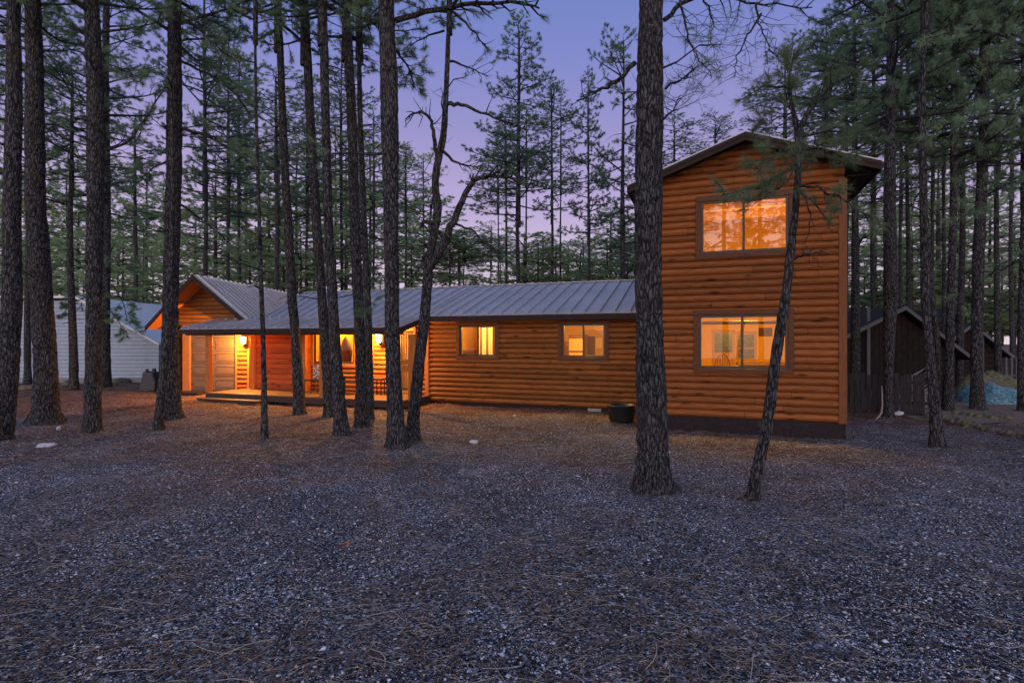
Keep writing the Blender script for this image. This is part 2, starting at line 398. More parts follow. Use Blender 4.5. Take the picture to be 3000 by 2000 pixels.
def ribbons(n, y0, y1, Lm, W, rng, lift=.008, curv=1.0, cl=None):
    X, Y = scatter_xy(n, y0, y1, rng)
    if cl is not None:
        k = rng.random(n) < cl(X, Y); X, Y = X[k], Y[k]
    n = len(X); S = 5
    a0 = rng.normal(0, 1.1, n) ; L = Lm * (.5 + rng.random(n)); k = curv * rng.normal(0, 1, n)
    W = W * (.6 + .8 * rng.random(n))
    P = np.zeros((n, S, 3)); cx, cy = X.copy(), Y.copy()
    for i in range(S):
        P[:, i, 0] = cx; P[:, i, 1] = cy
        aa = a0 + k * (i / (S - 1))
        cx = cx + np.cos(aa) * L / (S - 1); cy = cy + np.sin(aa) * L / (S - 1)
    hz = rng.random(n) * .010
    arch = np.sin(np.linspace(0, math.pi, S))[None] * rng.random((n, 1)) * .012
    P[:, :, 2] = gz(P[:, :, 0], P[:, :, 1]) + lift + hz[:, None] + arch
    nx = -np.sin(a0); ny = np.cos(a0)
    A = P.copy(); B = P.copy()
    A[:, :, 0] -= (nx * W / 2)[:, None]; A[:, :, 1] -= (ny * W / 2)[:, None]
    B[:, :, 0] += (nx * W / 2)[:, None]; B[:, :, 1] += (ny * W / 2)[:, None]; B[:, :, 2] += .0012
    Vv = np.concatenate([A, B], 1).reshape(-1, 3)
    q = np.array([(i, i + 1, i + 1 + S, i + S) for i in range(S - 1)])
    F = (q[None] + (np.arange(n) * 2 * S)[:, None, None]).reshape(-1, 4)
    return Vv, F, np.repeat(rng.random(n), 2 * S)
tw_parts = ribbons(900, 2.6, 16, .16, .010, rng, lift=.015, curv=.5)
nm = attr_mat('fallen pine needle', [(0, (.03, .022, .018)), (.45, (.13, .085, .055)), (.7, (.27, .17, .10)), (.88, (.40, .30, .2)), (1, (.55, .48, .38))], .6)
parts = [ribbons(60000, 2.5, 11, .075, .0020, rng, cl=lambda x, y: .15 + .85 * (1 - patch(x, y))),
         ribbons(30000, 8, 20, .16, .006, rng, lift=.012),
         ribbons(600, 2.6, 9, .24, .0032, rng, lift=.018, curv=1.2)]
parts.append(tw_parts); Vs, Fs, As, b = [], [], [], 0
for Vv, F, A in parts:
    Vs.append(Vv); Fs.append(F + b); As.append(A); b += len(Vv)
As[2] = .75 + .25 * As[2]; As[3] = .1 + .35 * As[3]
tag(obj('pine_needle_litter', np_mesh('pine_needle_litter', np.concatenate(Vs), np.concatenate(Fs), [nm], attr=np.concatenate(As))),
    'fallen brown and tan pine needles littering the ground', 'needle litter', kind='stuff')

# ------------------------------------------------------------------ the cabin
cabin = empty('log_cabin', (0, 0, 0), -TH, 'long orange log cabin with grey metal roofs, porch and two storey tower', 'cabin')
TV, TU0, TU1 = 11.5, -1.12, 2.26
WV, WU0, WU1 = 13.6, -7.5, -1.12
def log_wall(mb, lo, hi, z0, z1, v, openings=(), course=COURSE, bulge=.050, axis='v', flip=1):
    """log siding facing -v; lo/hi are functions of z giving the ends"""
    K = 7
    zs = set()
    n = int(math.ceil((z1 - z0) / course))
    for i in range(n):
        for k in (0, .035, .10, .22, .36, .5, .64, .78, .90, .965): zs.add(round(z0 + course * (i + k), 5))
    for o in openings: zs.add(round(o[2], 5)); zs.add(round(o[3], 5))
    zs = sorted(z for z in zs if z <= z1 + 1e-6)
    if zs[-1] < z1 - 1e-6: zs.append(z1)
    def off(z):
        t = ((z - z0) / course) % 1.0
        if t < .02 or t > .98: return -.010
        return bulge * math.sin(math.pi * t) ** .65
    for za, zb in zip(zs[:-1], zs[1:]):
        zm = (za + zb) / 2
        ops = sorted([o for o in openings if o[2] < zm < o[3]])
        segs = []; cur = None
        for o in ops: segs.append((cur, o[0])); cur = o[1]
        segs.append((cur, None))
        for sa_, sb in segs:
            ua0 = lo(za) if sa_ is None else sa_; ua1 = lo(zb) if sa_ is None else sa_
            ub0 = hi(za) if sb is None else sb; ub1 = hi(zb) if sb is None else sb
            if ub0 - ua0 < .002 and ub1 - ua1 < .002: continue
            p = [(ua0, v - off(za), za), (ub0, v - off(za), za), (max(ub1, ua1), v - off(zb), zb), (ua1, v - off(zb), zb)]
            if axis == 'u': p = [(v_ if flip > 0 else v_, u_, z_) for (u_, v_, z_) in p]
            mb.add(p, [(0, 1, 2, 3)], True)
K_ = lambda c: (lambda z: c)

def window(name, u0, u1, z0, z1, v, fw=.10, gl='glass', mull=(.5,), parent=cabin, trim='trim'):
    """u0..z1 is the visible glass; returns the opening"""
    f = empty(name); f.parent = parent
    m = MB(); o = .055
    a = .05
    m.box(u0 - a - fw, u0 - a, v - o, v + .02, z0 - a, z1 + a); m.box(u1 + a, u1 + a + fw, v - o, v + .02, z0 - a, z1 + a)
    m.box(u0 - a - fw, u1 + a + fw, v - o - .004, v + .02, z1 + a, z1 + a + fw)
    m.box(u0 - a - fw, u1 + a + fw, v - o - .004, v + .02, z0 - a - fw, z0 - a)
    m.build('frame', M[trim], f, bevel=.006)
    m = MB()                                   # sash
    m.box(u0 - a, u0, v - .02, v + .03, z0 - a, z1 + a); m.box(u1, u1 + a, v - .02, v + .03, z0 - a, z1 + a)
    m.box(u0, u1, v - .02, v + .03, z1, z1 + a); m.box(u0, u1, v - .02, v + .03, z0 - a, z0)
    for k in mull: uc = u0 + (u1 - u0) * k; m.box(uc - .022, uc + .022, v - .024, v + .03, z0, z1)
    m.build('sash', M['sash'], f, bevel=.004)
    m = MB(); m.add([(u0, v + .012, z0), (u1, v + .012, z0), (u1, v + .012, z1), (u0, v + .012, z1)], [(0, 1, 2, 3)])
    m.build('pane', M[gl], f)
    return (u0 - a, u1 + a, z0 - a, z1 + a)

# tower
tl = uv(2055, 931, TV); tr_ = uv(2300, 1076, TV); ul = uv(2061, 598, TV); ur = uv(2302, 724, TV)
o1 = window('window', tl[0], tr_[0], 1.32, 2.27, TV)
o2 = window('window', ul[0], ur[0], 3.58, 4.52, TV, gl='glass_up')
RZ = 5.72; EZ = 4.93; RU = .57; EW = 2.16
def rake(z): return EW * (RZ - .10 - z) / (RZ - EZ)      # half width under the roof at height z
m = MB(); lo = lambda z: max(TU0, RU - max(rake(z), .01)); hi = lambda z: min(TU1, RU + max(rake(z), .01))
log_wall(m, lo, hi, .31, RZ - .12, TV, [o1, o2]); m.build('front_wall', M['log'], cabin)
m = MB()
for uu in (TU0 + .002, TU1 - .06): m.box(uu, uu + .058, TV + .002, 18.6, .31, 4.9)
m.box(TU0 + .06, TU1 - .06, 18.5, 18.6, .31, 5.1); m.build('side_wall', M['log'], cabin)
m = MB(); m.box(TU1 - .10, TU1 + .035, TV - .06, TV + .05, .29, 4.78); m.build('corner_board', M['corner'], cabin, bevel=.008)
m = MB(); m.box(TU0 - .035, TU0 + .10, TV - .06, TV + .05, .29, 4.78)
m.build('corner_board', M['corner'], cabin, bevel=.008)
m = MB(); m.box(TU0 - .02, TU1 + .02, TV - .01, 18.6, -.25, .309); m.build('foundation', M['found'], cabin)
m = MB(); m.box(.80, 1.08, TV - .03, TV - .011, .16, .27)
for k in range(3): m.box(.81, 1.07, TV - .038, TV - .031, .175 + k * .03, .19 + k * .03)
m.build('foundation_vent', M['black'], cabin)

def rib_roof(mb, p0, p1, p2, p3, spacing=.36, th=.03):
    """sheet p0->p1 along the eave, p3->p2 along the ridge, with raised ribs running up the slope"""
    p0, p1, p2, p3 = [np.array(p, float) for p in (p0, p1, p2, p3)]
    nrm = np.cross(p1 - p0, p3 - p0); nrm /= np.linalg.norm(nrm)
    if nrm[2] < 0: nrm = -nrm
    mb.slab([p0, p1, p2, p3], -nrm * th)
    L = np.linalg.norm(p1 - p0); e = (p1 - p0) / L; n = max(1, int(L / spacing))
    for i in range(n + 1):
        t = min(max(i / n, .012), .988)
        a_ = p0 + (p1 - p0) * t; b_ = p3 + (p2 - p3) * t
        w, w2, h = e * .030, e * .024, nrm * .06
        a_ = a_ + nrm * .001; b_ = b_ + nrm * .001
        mb.hexa([a_ - w, a_ + w, b_ + w, b_ - w, a_ - w2 + h, a_ + w2 + h, b_ + w2 + h, b_ - w2 + h])
        for s in ():
            a2 = a_ + e * spacing * s; b2 = b_ + e * spacing * s
            if i < n: mb.hexa([a2 - w * .4, a2 + w * .4, b2 + w * .4, b2 - w * .4, a2 - w2 * .3 + h * .2, a2 + w2 * .3 + h * .2, b2 + w2 * .3 + h * .2, b2 - w2 * .3 + h * .2])
# tower roof
TR0, TR1 = TV - .38, 19.0
m = MB()
rib_roof(m, (RU - EW, TR1, EZ), (RU - EW, TR0, EZ), (RU, TR0, RZ), (RU, TR1, RZ))
rib_roof(m, (RU + EW, TR0, EZ), (RU + EW, TR1, EZ), (RU, TR1, RZ), (RU, TR0, RZ))
tower_roof = m.build('roof', M['roof'], cabin)
m = MB()
for sgn in (-1, 1):
    for dz, ww, oo in ((0, .07, -.045), (-.062, .085, -.028)):
        a_ = np.array((RU + sgn * (EW + .01), TR0 + oo, EZ + dz - .002)); b_ = np.array((RU, TR0 + oo, RZ + dz - .002))
        m.hexa([a_ + (0, 0, -ww), b_ + (0, 0, -ww), b_ + (0, .025, -ww), a_ + (0, .025, -ww), a_, b_, b_ + (0, .025, 0), a_ + (0, .025, 0)])
    e0 = RU + sgn * (EW + .02)
    m.box(e0 - .015, e0 + .015, TR0 - .01, TR1, EZ - .14, EZ - .002)
m.build('fascia', M['fascia'], tower_roof)
m = MB()
for sgn in (-1, 1):      # soffits: flat under the eaves, sloped under the rake
    m.box(RU + sgn * (EW), RU + sgn * (TU1 - RU + .037), TV - .05, TR1, EZ - .13, EZ - .11)
    a_ = np.array((RU + sgn * EW, TR0, EZ - .04)); b_ = np.array((RU, TR0, RZ - .04)); d = np.array((0, .40, 0))
    m.slab([a_, b_, b_ + d, a_ + d], (0, 0, -.02))
m.build('soffit', M['fascia'], tower_roof)

# wing
EV, EZW = 13.25, 2.50; RV, RZW = 16.6, 3.62
w1a = uv(1353, 959, WV); w1b = uv(1449, 1038, WV); w2a = uv(1653, 957, WV); w2b = uv(1768, 1040, WV)
o3 = window('window', w1a[0], w1b[0], 1.45, 2.19, WV)
o4 = window('window', w2a[0], w2b[0], 1.45, 2.20, WV)
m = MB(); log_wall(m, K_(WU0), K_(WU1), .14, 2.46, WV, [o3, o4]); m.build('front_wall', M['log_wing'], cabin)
m = MB(); m.box(WU0 - .09, WU0 + .03, WV - .06, WV + .04, .12, 2.44); m.build('corner_board', M['trim_orange'], cabin, bevel=.008)
m = MB(); m.box(WU0, WU1 - .03, WV + .01, WV + .2, -.2, .139); m.build('foundation', M['found'], cabin)
m = MB(); vx0 = uv(1722, 1200, WV - .05)
m.box(vx0[0], vx0[0] + .34, WV - .06, WV - .02, -.02, .12)
for k in range(4): m.box(vx0[0] + .01, vx0[0] + .33, WV - .07, WV - .061, .0 + k * .03, .012 + k * .03)
m.build('foundation_vent', M['vent'], cabin)
PU0, PU1 = -15.1, -7.43; PV, PZ = 12.0, 2.17
m = MB()
LW = -13.2
rib_roof(m, (PU1, EV, EZW), (TU0 - .01, EV, EZW), (TU0 - .01, RV, RZW), (PU1, RV, RZW))
rib_roof(m, (LW, EV, EZW), (PU1, EV, EZW), (PU1, RV, RZW), (LW - 1.2, RV, RZW))
rib_roof(m, (PU1 + 3, 19.9, EZW), (LW, 19.9, EZW), (LW, RV, RZW), (PU1 + 3, RV, RZW))
rib_roof(m, (TU0 - .01, 19.9, EZW), (PU1 + 3, 19.9, EZW), (PU1 + 3, RV, RZW), (TU0 - .01, RV, RZW))
m.box(LW - 1.2, TU0 - .01, RV - .07, RV + .07, RZW + .004, RZW + .03)
wing_roof = m.build('roof', M['roof'], cabin)
m = MB(); m.box(PU1, TU0 - .04, EV - .02, EV + .0, EZW - .16, EZW - .02); m.build('fascia', M['fascia'], wing_roof)
m = MB(); m.box(PU1, TU0 - .04, EV + .002, WV - .04, EZW - .07, EZW - .05); m.build('soffit', M['trim'], wing_roof)
# porch roof
m = MB()
rib_roof(m, (PU0, PV, PZ), (PU1, PV, PZ), (PU1, EV + .06, EZW - .012), (PU0, EV + .06, EZW - .012))
rib_roof(m, (PU0, EV + .06, EZW - .014), (LW + .1, EV + .06, EZW - .014), (LW + .1, EV + 1.3, EZW + .26), (PU0, EV + 1.3, EZW + .26))
porch_roof = m.build('porch_roof', M['roof'], cabin)
m = MB(); m.box(PU0, PU1 + .02, PV - .025, PV, PZ - .15, PZ - .012)
a_ = np.array((PU1 + .02, PV, PZ - .012)); b_ = np.array((PU1 + .02, EV + .02, EZW - .02))
m.hexa([a_ + (-.02, 0, -.14), a_ + (0, 0, -.14), b_ + (0, 0, -.14), b_ + (-.02, 0, -.14), a_ + (-.02, 0, 0), a_, b_, b_ + (-.02, 0, 0)])
m.build('fascia', M['fascia'], porch_roof)
m = MB(); m.slab([(PU0, PV, PZ - .05), (PU1, PV, PZ - .05), (PU1, WV - .05, EZW - .06), (PU0, WV - .05, EZW - .06)], (0, 0, -.012))
m.build('ceiling', M['soffit'], porch_roof)
m = MB(); m.box(PU0 + .1, PU1 - .05, PV + .12, PV + .24, PZ - .19, PZ - .07); m.build('beam', M['trim'], porch_roof)

# porch back wall
pw0 = uv(738, 1100, WV - .3)[0]
c1 = uv(893, 1100, WV - .3)[0]
pwa = uv(925, 1000, WV)[0]; pwb = uv(1036, 1000, WV)[0]
o5 = window('window', pwa, pwb, 1.19, 2.2, WV, mull=(.48,), trim='trim_orange')
d0 = uv(1168, 1000, WV)[0]; d1 = uv(1214, 1000, WV)[0]
o6 = (d0, d1, .30, 2.32)
m = MB(); log_wall(m, K_(c1), K_(WU0 - .09), .30, 2.46, WV, [o5, o6]); m.build('porch_wall', M['log'], cabin)
m = MB(); log_wall(m, K_(pw0), K_(c1 - .0), .30, 2.46, WV - .28, course=.16, bulge=.012)
m.add([(c1, WV - .28, .3), (c1, WV, .3), (c1, WV, 2.46), (c1, WV - .28, 2.46)], [(0, 1, 2, 3)])
m.build('porch_side_wall', M['log_red'], cabin)
m = MB(); m.box(c1 - .06, c1 + .05, WV - .34, WV - .24, .30, 2.46); m.build('corner_board', M['trim_orange'], cabin, bevel=.006)
m = MB(); m.box(pw0 - .02, pw0 + .14, WV - .36, WV - .27, .30, 2.46)
m.build('corner_board', M['trim_orange'], cabin, bevel=.006); m = MB()
for x_ in (1092, ): q = uv(x_, 1000, WV)[0]; m.box(q - .06, q + .05, WV - .09, WV, .30, 2.44)
m.build('corner_board', M['trim_orange'], cabin, bevel=.006)
# barred screen door
dr = empty('screen_door'); dr.parent = cabin
m = MB(); dv = WV - .02
m.box(d0 - .07, d0, dv - .05, dv + .03, .30, 2.36); m.box(d1, d1 + .07, dv - .05, dv + .03, .30, 2.36); m.box(d0, d1, dv - .05, dv + .03, 2.32, 2.36)
m.build('frame', M['trim_orange'], dr)
m = MB(); m.box(d0, d1, dv + .05, dv + .08, .30, 2.32); m.build('door_panel', M['room_trim'], dr)
m = MB()
for z in (.42, 1.06, 1.24, 2.02): m.box(d0, d1, dv - .02, dv + .01, z, z + .05)
nb = 7
for k in range(nb + 1):
    x_ = d0 + .02 + (d1 - d0 - .04) * k / nb; m.box(x_ - .009, x_ + .009, dv - .012, dv + .004, .40, 2.05)
m.build('bars', M['sash'], dr)

# deck and steps
DZ = .295
m = MB(); du0 = uv(600, 1150, PV)[0]
k = 0; vv = PV
while vv < WV - .02:
    m.box(du0, PU1, vv, min(vv + .135, WV - .02), DZ - .03, DZ); vv += .14
deck = m.build('deck', M['deck'], cabin, bevel=.003)
m = MB(); m.box(du0 + .01, PU1 - .01, PV + .02, PV + .05, DZ - .19, DZ - .032); m.box(PU1 - .04, PU1 - .01, PV + .052, WV - .02, DZ - .19, DZ - .032)
m.build('skirt', M['deck_side'], deck)
m = MB()
for x_ in (940, 1060, 1150, 860):
    m = MB(); q = uv(x_, 1190, PV + .15)[0]; m.box(q - .16, q + .16, PV + .06, PV + .4, -.2, DZ - .19); m.build('pier', M['found'], deck)
m = MB(); s0 = uv(575, 1180, PV - .35)[0]; s1 = uv(752, 1180, PV - .35)[0]
m.box(s0, s1, PV - .36, PV + .01, .135, .165); m.box(s0 + .02, s1 - .02, PV - .33, PV - .30, -.1, .134)
m.box(s1 - .05, s1 - .02, PV - .299, PV + .0, -.1, .134); m.box(s0 + .02, s0 + .05, PV - .299, PV + .0, -.1, .134)
m.build('step', M['deck_side'], deck, bevel=.004)
for x_ in (612, 946, 1206):
    q = uv(x_, 1100, PV + .18)[0]
    m = MB(); m.box(q - .07, q + .07, PV + .11, PV + .25, DZ, PZ - .19); m.build('porch_post', M['trim_orange'], cabin, bevel=.008)

# garage wing, turned a little from the cabin
GA = R(3.2); gc, gs = math.cos(GA), math.sin(GA); G0 = (-9.93, 17.0)
def gx_(p): return to_house((G0[0] + p[0] * gc + p[1] * gs, G0[1] - p[0] * gs + p[1] * gc, p[2]))
GR, GE = 3.87, 2.27; HL, HR = 1.83, 1.80; WY = .90
m = MB(gx_)
rib_roof(m, (-HL, 13.0, GE), (-HL, .42, GE), (0, 0, GR), (0, 13.0, GR), .28)
rib_roof(m, (HR, .2, GE), (HR, 13.0, GE), (0, 13.0, GR), (0, 0, GR), .28)
groof = m.build('garage_roof', M['roof'], cabin)
m = MB(gx_)
for a_, b_ in (((-HL - .02, .40, GE), (0, -.02, GR)), ((HR + .02, .18, GE), (0, -.02, GR))):
    a_ = np.array(a_); b_ = np.array(b_); d = np.array((0, -.03, 0)); dz = np.array((0, 0, -.15))
    m.hexa([a_ + dz, b_ + dz, b_ + dz + d, a_ + dz + d, a_ + (0, 0, .005), b_ + (0, 0, .005), b_ + d + (0, 0, .005), a_ + d + (0, 0, .005)])
m.build('fascia', M['fascia'], groof)
m = MB(gx_)
m.slab([(-HL, .42, GE - .045), (0, 0, GR - .045), (0, WY + .1, GR - .045), (-HL, WY + .1, GE - .045)], (0, 0, -.02))
m.slab([(HR, .2, GE - .045), (0, 0, GR - .045), (0, WY + .1, GR - .045), (HR, WY + .1, GE - .045)], (0, 0, -.02))
m.slab([(-HL, WY, GE - .05), (-1.30, WY, GE - .05), (-1.30, 9, GE - .05), (-HL, 9, GE - .05)], (0, 0, -.02))
m.build('soffit', M['soffit'], groof)
sl_ = (GR - GE) / HL
m = MB(gx_)
def glo(z): return max(-1.35, -(GR - .07 - z) / sl_)
def ghi(z): return min(1.75, (GR - .07 - z) / sl_)
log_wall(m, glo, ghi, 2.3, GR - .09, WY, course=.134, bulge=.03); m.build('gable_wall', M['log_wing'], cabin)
def gpx(x, Y=17.9):
    X = (x - 1500) / 1600 * Y; return ((X - G0[0]) * gc - (Y - G0[1]) * gs)
ga, gb, gc1, gd = gpx(536), gpx(697), gpx(700), gpx(731)
m = MB(gx_); m.box(ga - .02, ga + .23, WY - .05, WY + .04, .05, 2.34); m.build('door_jamb', M['trim_orange'], cabin, bevel=.006)
# sectional garage door
gdoor = empty('garage_door'); gdoor.parent = cabin
gu0, gu1 = ga + .23, gb - .02; ph = (2.34 - .19) / 5
for r_ in range(5):
    zb = .19 + r_ * ph
    m = MB(gx_); m.box(gu0, gu1, WY + .02, WY + .06, zb + .004, zb + ph - .004)
    npn = 2; pw = (gu1 - gu0) / npn
    for k in range(npn):
        x0_, x1_ = gu0 + k * pw + .07, gu0 + (k + 1) * pw - .07
        m.box(x0_, x1_, WY + .004, WY + .0199, zb + .07, zb + .085); m.box(x0_, x1_, WY + .004, WY + .0199, zb + ph - .085, zb + ph - .07)
        m.box(x0_, x0_ + .015, WY + .004, WY + .0199, zb + .086, zb + ph - .086); m.box(x1_ - .015, x1_, WY + .004, WY + .0199, zb + .086, zb + ph - .086)
        m.box(x0_ + .05, x1_ - .05, WY + .008, WY + .0199, zb + .12, zb + ph - .12)
    m.build('door_section', M['garage'], gdoor, bevel=.004)
m = MB(gx_); log_wall(m, K_(gc1), K_(gd), .25, 2.40, WY - .02, course=.15, bulge=.045); m.build('log_pier', M['log'], cabin)
m = MB(gx_); m.box(gc1 - .05, gc1, WY - .08, WY + .03, .2, 2.4); m.build('corner_board', M['trim_orange'], cabin, bevel=.006)
m = MB(gx_); m.box(gd, gd + .07, WY - .08, WY + .03, .2, 2.4)
m.build('corner_board', M['trim_orange'], cabin, bevel=.006)
m = MB(gx_); m.box(ga - .05, -.0, WY - .7, WY + .1, .0, .185); m.build('garage_slab', M['found'], cabin)
m = MB(gx_); m.box(-1.37, -1.30, WY, 9, .1, 2.3); m.build('side_wall', M['log'], cabin)

# closed back of the rooms and their lights
def room(u0, u1, v0, v1, z0, z1, wallm='room', energy=60, colr=(1, .64, .14), lpos=None, floor='rug'):
    m = MB()
    m.box(u0 - .05, u1 + .05, v1, v1 + .05, z0, z1)
    m.box(u0 - .05, u0, v0, v1, z0, z1); m.box(u1, u1 + .05, v0, v1, z0, z1)
    m.box(u0 - .05, u1 + .05, v0, v1 + .05, z1, z1 + .05)
    m.build('room_wall', M[wallm], cabin)
    m = MB(); m.box(u0 - .05, u1 + .05, v0, v1 + .05, z0 - .05, z0 - .001); m.build('room_floor', M[floor], cabin)
    l = bpy.data.lights.new('room_lamp', 'POINT'); l.energy = energy; l.color = colr; l.shadow_soft_size = .12
    lo_ = bpy.data.objects.new('room_lamp', l); col.objects.link(lo_); lo_.parent = cabin
    lo_.location = lpos or ((u0 + u1) / 2, (v0 + v1) / 2, z1 - .25)
room(TU0 + .08, TU1 - .08, TV + .08, 15.6, .58, 2.62, energy=190, lpos=(.6, 11.95, 2.52))
room(TU0 + .08, TU1 - .08, TV + .08, 14.6, 2.95, 4.72, 'room_wood', energy=120, colr=(1, .64, .12), lpos=(.9, 11.95, 3.3))
room(-7.3, -5.1, WV + .08, 17.2, .58, 2.38, energy=150, lpos=(-6.0, 14.0, 2.32))
room(-4.9, -1.25, WV + .08, 17.6, .58, 2.38, energy=215, lpos=(-3.1, 14.0, 2.32))
room(c1 + .1, WU0 - .2, WV + .10, 16.6, .58, 2.38, energy=120, lpos=((pwa + pwb) / 2, 14.8, 2.25))

# back-wall features of the tower room, seen through the lower window
def at_uv(x, y, V): q = uv(x, y, V); return q[0], q[2]
bv = 15.6
def backbox(x0, y0, x1, y1, V, dep=.03, mname='room_trim', nm='door_trim', proud=0):
    a0, z1_ = at_uv(x0, y0, V); a1, z0_ = at_uv(x1, y1, V)
    m = MB(); m.box(a0, a1, V - dep - proud, V - .001 - proud, z0_, z1_); return m.build(nm, M[mname], cabin)
M['night'] = speckled('dim leafy view through back door glass', (.03, .03, .02), (.22, .19, .10), 26, .3, 0)
backbox(2086, 966, 2152, 1110, bv, .03, 'room_trim', 'back_door')
backbox(2094, 975, 2145, 1032, bv, .01, 'night', 'back_door_window', .031)
backbox(2158, 970, 2216, 1055, bv, .03, 'room_trim', 'back_window_frame')
backbox(2162, 980, 2209, 1049, bv, .01, 'night', 'back_window_pane', .031)
backbox(2162, 1018, 2209, 1022, bv, .02, 'room_trim', 'back_window_rail', .042)
backbox(2222, 960, 2262, 985, bv, .02, 'room_dark', 'wall_shelf')
# blinds rolled at the window head
m = MB(); m.tube([(tl[0] + .01, TV + .10, 2.17), (tr_[0] - .01, TV + .10, 2.17)], .035, 10); m.build('rolled_blind', M['room_dark'], cabin)
# dining table and chairs inside
fl = .58
def chair_in(name, u, v, rot, label):
    r_ = empty(name, (0, 0, 0)); w = np.array((u * c_ + v * s_, -u * s_ + v * c_, fl)); r_.location = w; r_.rotation_euler = (0, 0, rot)
    tag(r_, label, 'chair')
    m = MB(); m.box(-.21, .21, -.2, .2, .43, .46); m.build('seat', M['room_dark'], r_, bevel=.01)
    m = MB()
    pts = [(-.19 * math.cos(t), .2, .46 + .46 * math.sin(t) ** .8) for t in np.linspace(0, math.pi, 13)]
    m.tube(pts, .014, 6)
    for x_ in (-.12, -.06, 0, .06, .12): m.tube([(x_ * .8, .2, .46), (x_, .2, .46 + .44 * (1 - (x_ / .2) ** 2) ** .5)], .008, 5)
    m.build('backrest', M['room_dark'], r_)
    for x_, y_ in ((-.18, -.17), (.18, -.17), (-.18, .17), (.18, .17)):
        m = MB(); m.tube([(x_ * 1.1, y_ * 1.1, 0), (x_, y_, .43)], [.014, .018], 6); m.build('leg', M['room_dark'], r_)
    return r_
q = at_uv(2128, 1060, 13.3)
chair_in('dining_chair', q[0], 13.3, -TH + .4, 'dark hoop backed chair inside the lower tower window')
tb = empty('dining_table', tuple(np.array((1.25 * c_ + 13.2 * s_, -1.25 * s_ + 13.2 * c_, fl)))); tb.rotation_euler = (0, 0, -TH)
tag(tb, 'long brown dining table inside the lower tower window', 'table')
m = MB(); m.box(-.75, .75, -.4, .4, .70, .75); m.box(-.7, .7, -.35, .35, .6, .70); m.build('tabletop', M['room_dark'], tb, bevel=.01)
for sx in (-.66, .66):
    for sy in (-.32, .32): m = MB(); m.box(sx - .03, sx + .03, sy - .03, sy + .03, 0, .6); m.build('leg', M['room_dark'], tb)
# upper room: a door, a wood post and sloping beams
backbox(2098, 620, 2135, 760, 14.6, .03, 'room_trim', 'bedroom_door')
m = MB(); m.box(TU0 + .1, TU1 - .1, 13.2, 13.32, 4.55, 4.71); m.box(TU0 + .1, TU1 - .1, 12.2, 12.32, 4.55, 4.71); m.build('ceiling_beam', M['room_trim'], cabin)
# wing rooms
backbox(1402, 968, 1446, 1042, 17.2, .03, 'room_trim', 'closet_door')
for k in range(7):
    q0, _ = at_uv(1403 + k * 6.2, 1000, 14.6); m = MB(); m.tube([(q0, 14.6, .6), (q0, 14.6, 2.2)], .028, 8); m.build('curtain_fold', M['room_dark' if k % 3 == 1 else 'curtain'], cabin)
backbox(1714, 968, 1768, 1045, 17.6, .03, 'room_trim', 'hall_door'); backbox(1722, 985, 1744, 1045, 17.6, .02, 'room_dark', 'hall_door_panel', .031)
backbox(1746, 990, 1764, 1020, 17.6, .02, 'curtain', 'hall_picture', .031)
def furn(name, u, v, label, cat, build):
    r_ = empty(name, (u * c_ + v * s_, -u * s_ + v * c_, fl), -TH, label, cat); build(r_); return r_
def sofa(r_):
    m = MB(); m.box(-.55, .55, -.4, .4, .12, .45); m.build('seat', M['room_dark'], r_, bevel=.03)
    m = MB(); m.box(-.55, .55, .2, .42, .45, .95); m.build('backrest', M['room_dark'], r_, bevel=.04)
    for s in (-1, 1): m = MB(); m.box(s * .55, s * .70, -.4, .42, .1, .65); m.build('armrest', M['room_dark'], r_, bevel=.03)
q = at_uv(1366, 1040, 15.2); furn('sofa', q[0], 15.2, 'low dark sofa inside the left bedroom window', 'sofa', sofa)
def tall(r_):
    m = MB(); m.box(-.24, .24, -.2, .2, 0, 1.42); m.build('body', M['room_dark'], r_, bevel=.01)
    for k in range(3): m = MB(); m.box(-.22, .22, -.22, -.201, .15 + k * .4, .5 + k * .4); m.build('drawer', M['room_trim'], r_, bevel=.005)
q = at_uv(1694, 1020, 15.6); furn('dresser', q[0], 15.6, 'tall dark dresser inside the right wing window', 'dresser', tall)
def lowch(r_):
    m = MB(); m.box(-.25, .25, -.25, .25, .4, .46); m.build('seat', M['room_dark'], r_)
    m = MB()
    for x_ in (-.2, -.07, .07, .2): m.box(x_ - .02, x_ + .02, .2, .24, .46, 1.15)
    m.box(-.25, .25, .19, .25, 1.15, 1.22); m.build('backrest', M['room_dark'], r_)
    for sx in (-.22, .22):
        for sy in (-.22, .22): m = MB(); m.box(sx - .02, sx + .02, sy - .02, sy + .02, 0, .4); m.build('leg', M['room_dark'], r_)
q = at_uv(1668, 1030, 15.2); furn('slat_chair', q[0], 15.2, 'slat backed chair at the left inside the right wing window', 'chair', lowch)
# porch room curtain
m = MB()
cu = [(pwa + .02 + i * .02, WV + .16 + .02 * math.sin(i * 1.7)) for i in range(16)]
for i in range(15):
    (a0, b0), (a1, b1) = cu[i], cu[i + 1]; m.add([(a0, b0, 1.1), (a1, b1, 1.1), (a1, b1, 2.3), (a0, b0, 2.3)], [(0, 1, 2, 3)], True)
m.build('curtain', M['curtain'], cabin)
def plant_stand(r_):
    m = MB(); m.lathe([(.0, 0), (.14, 0), (.10, .5), (.16, .55), (.2, .9), (.12, 1.25), (0, 1.4)], 14); m.build('vase', M['room_dark'], r_)
q = at_uv(1014, 1040, 14.5); furn('floor_vase', q[0], 14.5, 'dark round vase standing inside the porch window', 'vase', plant_stand)

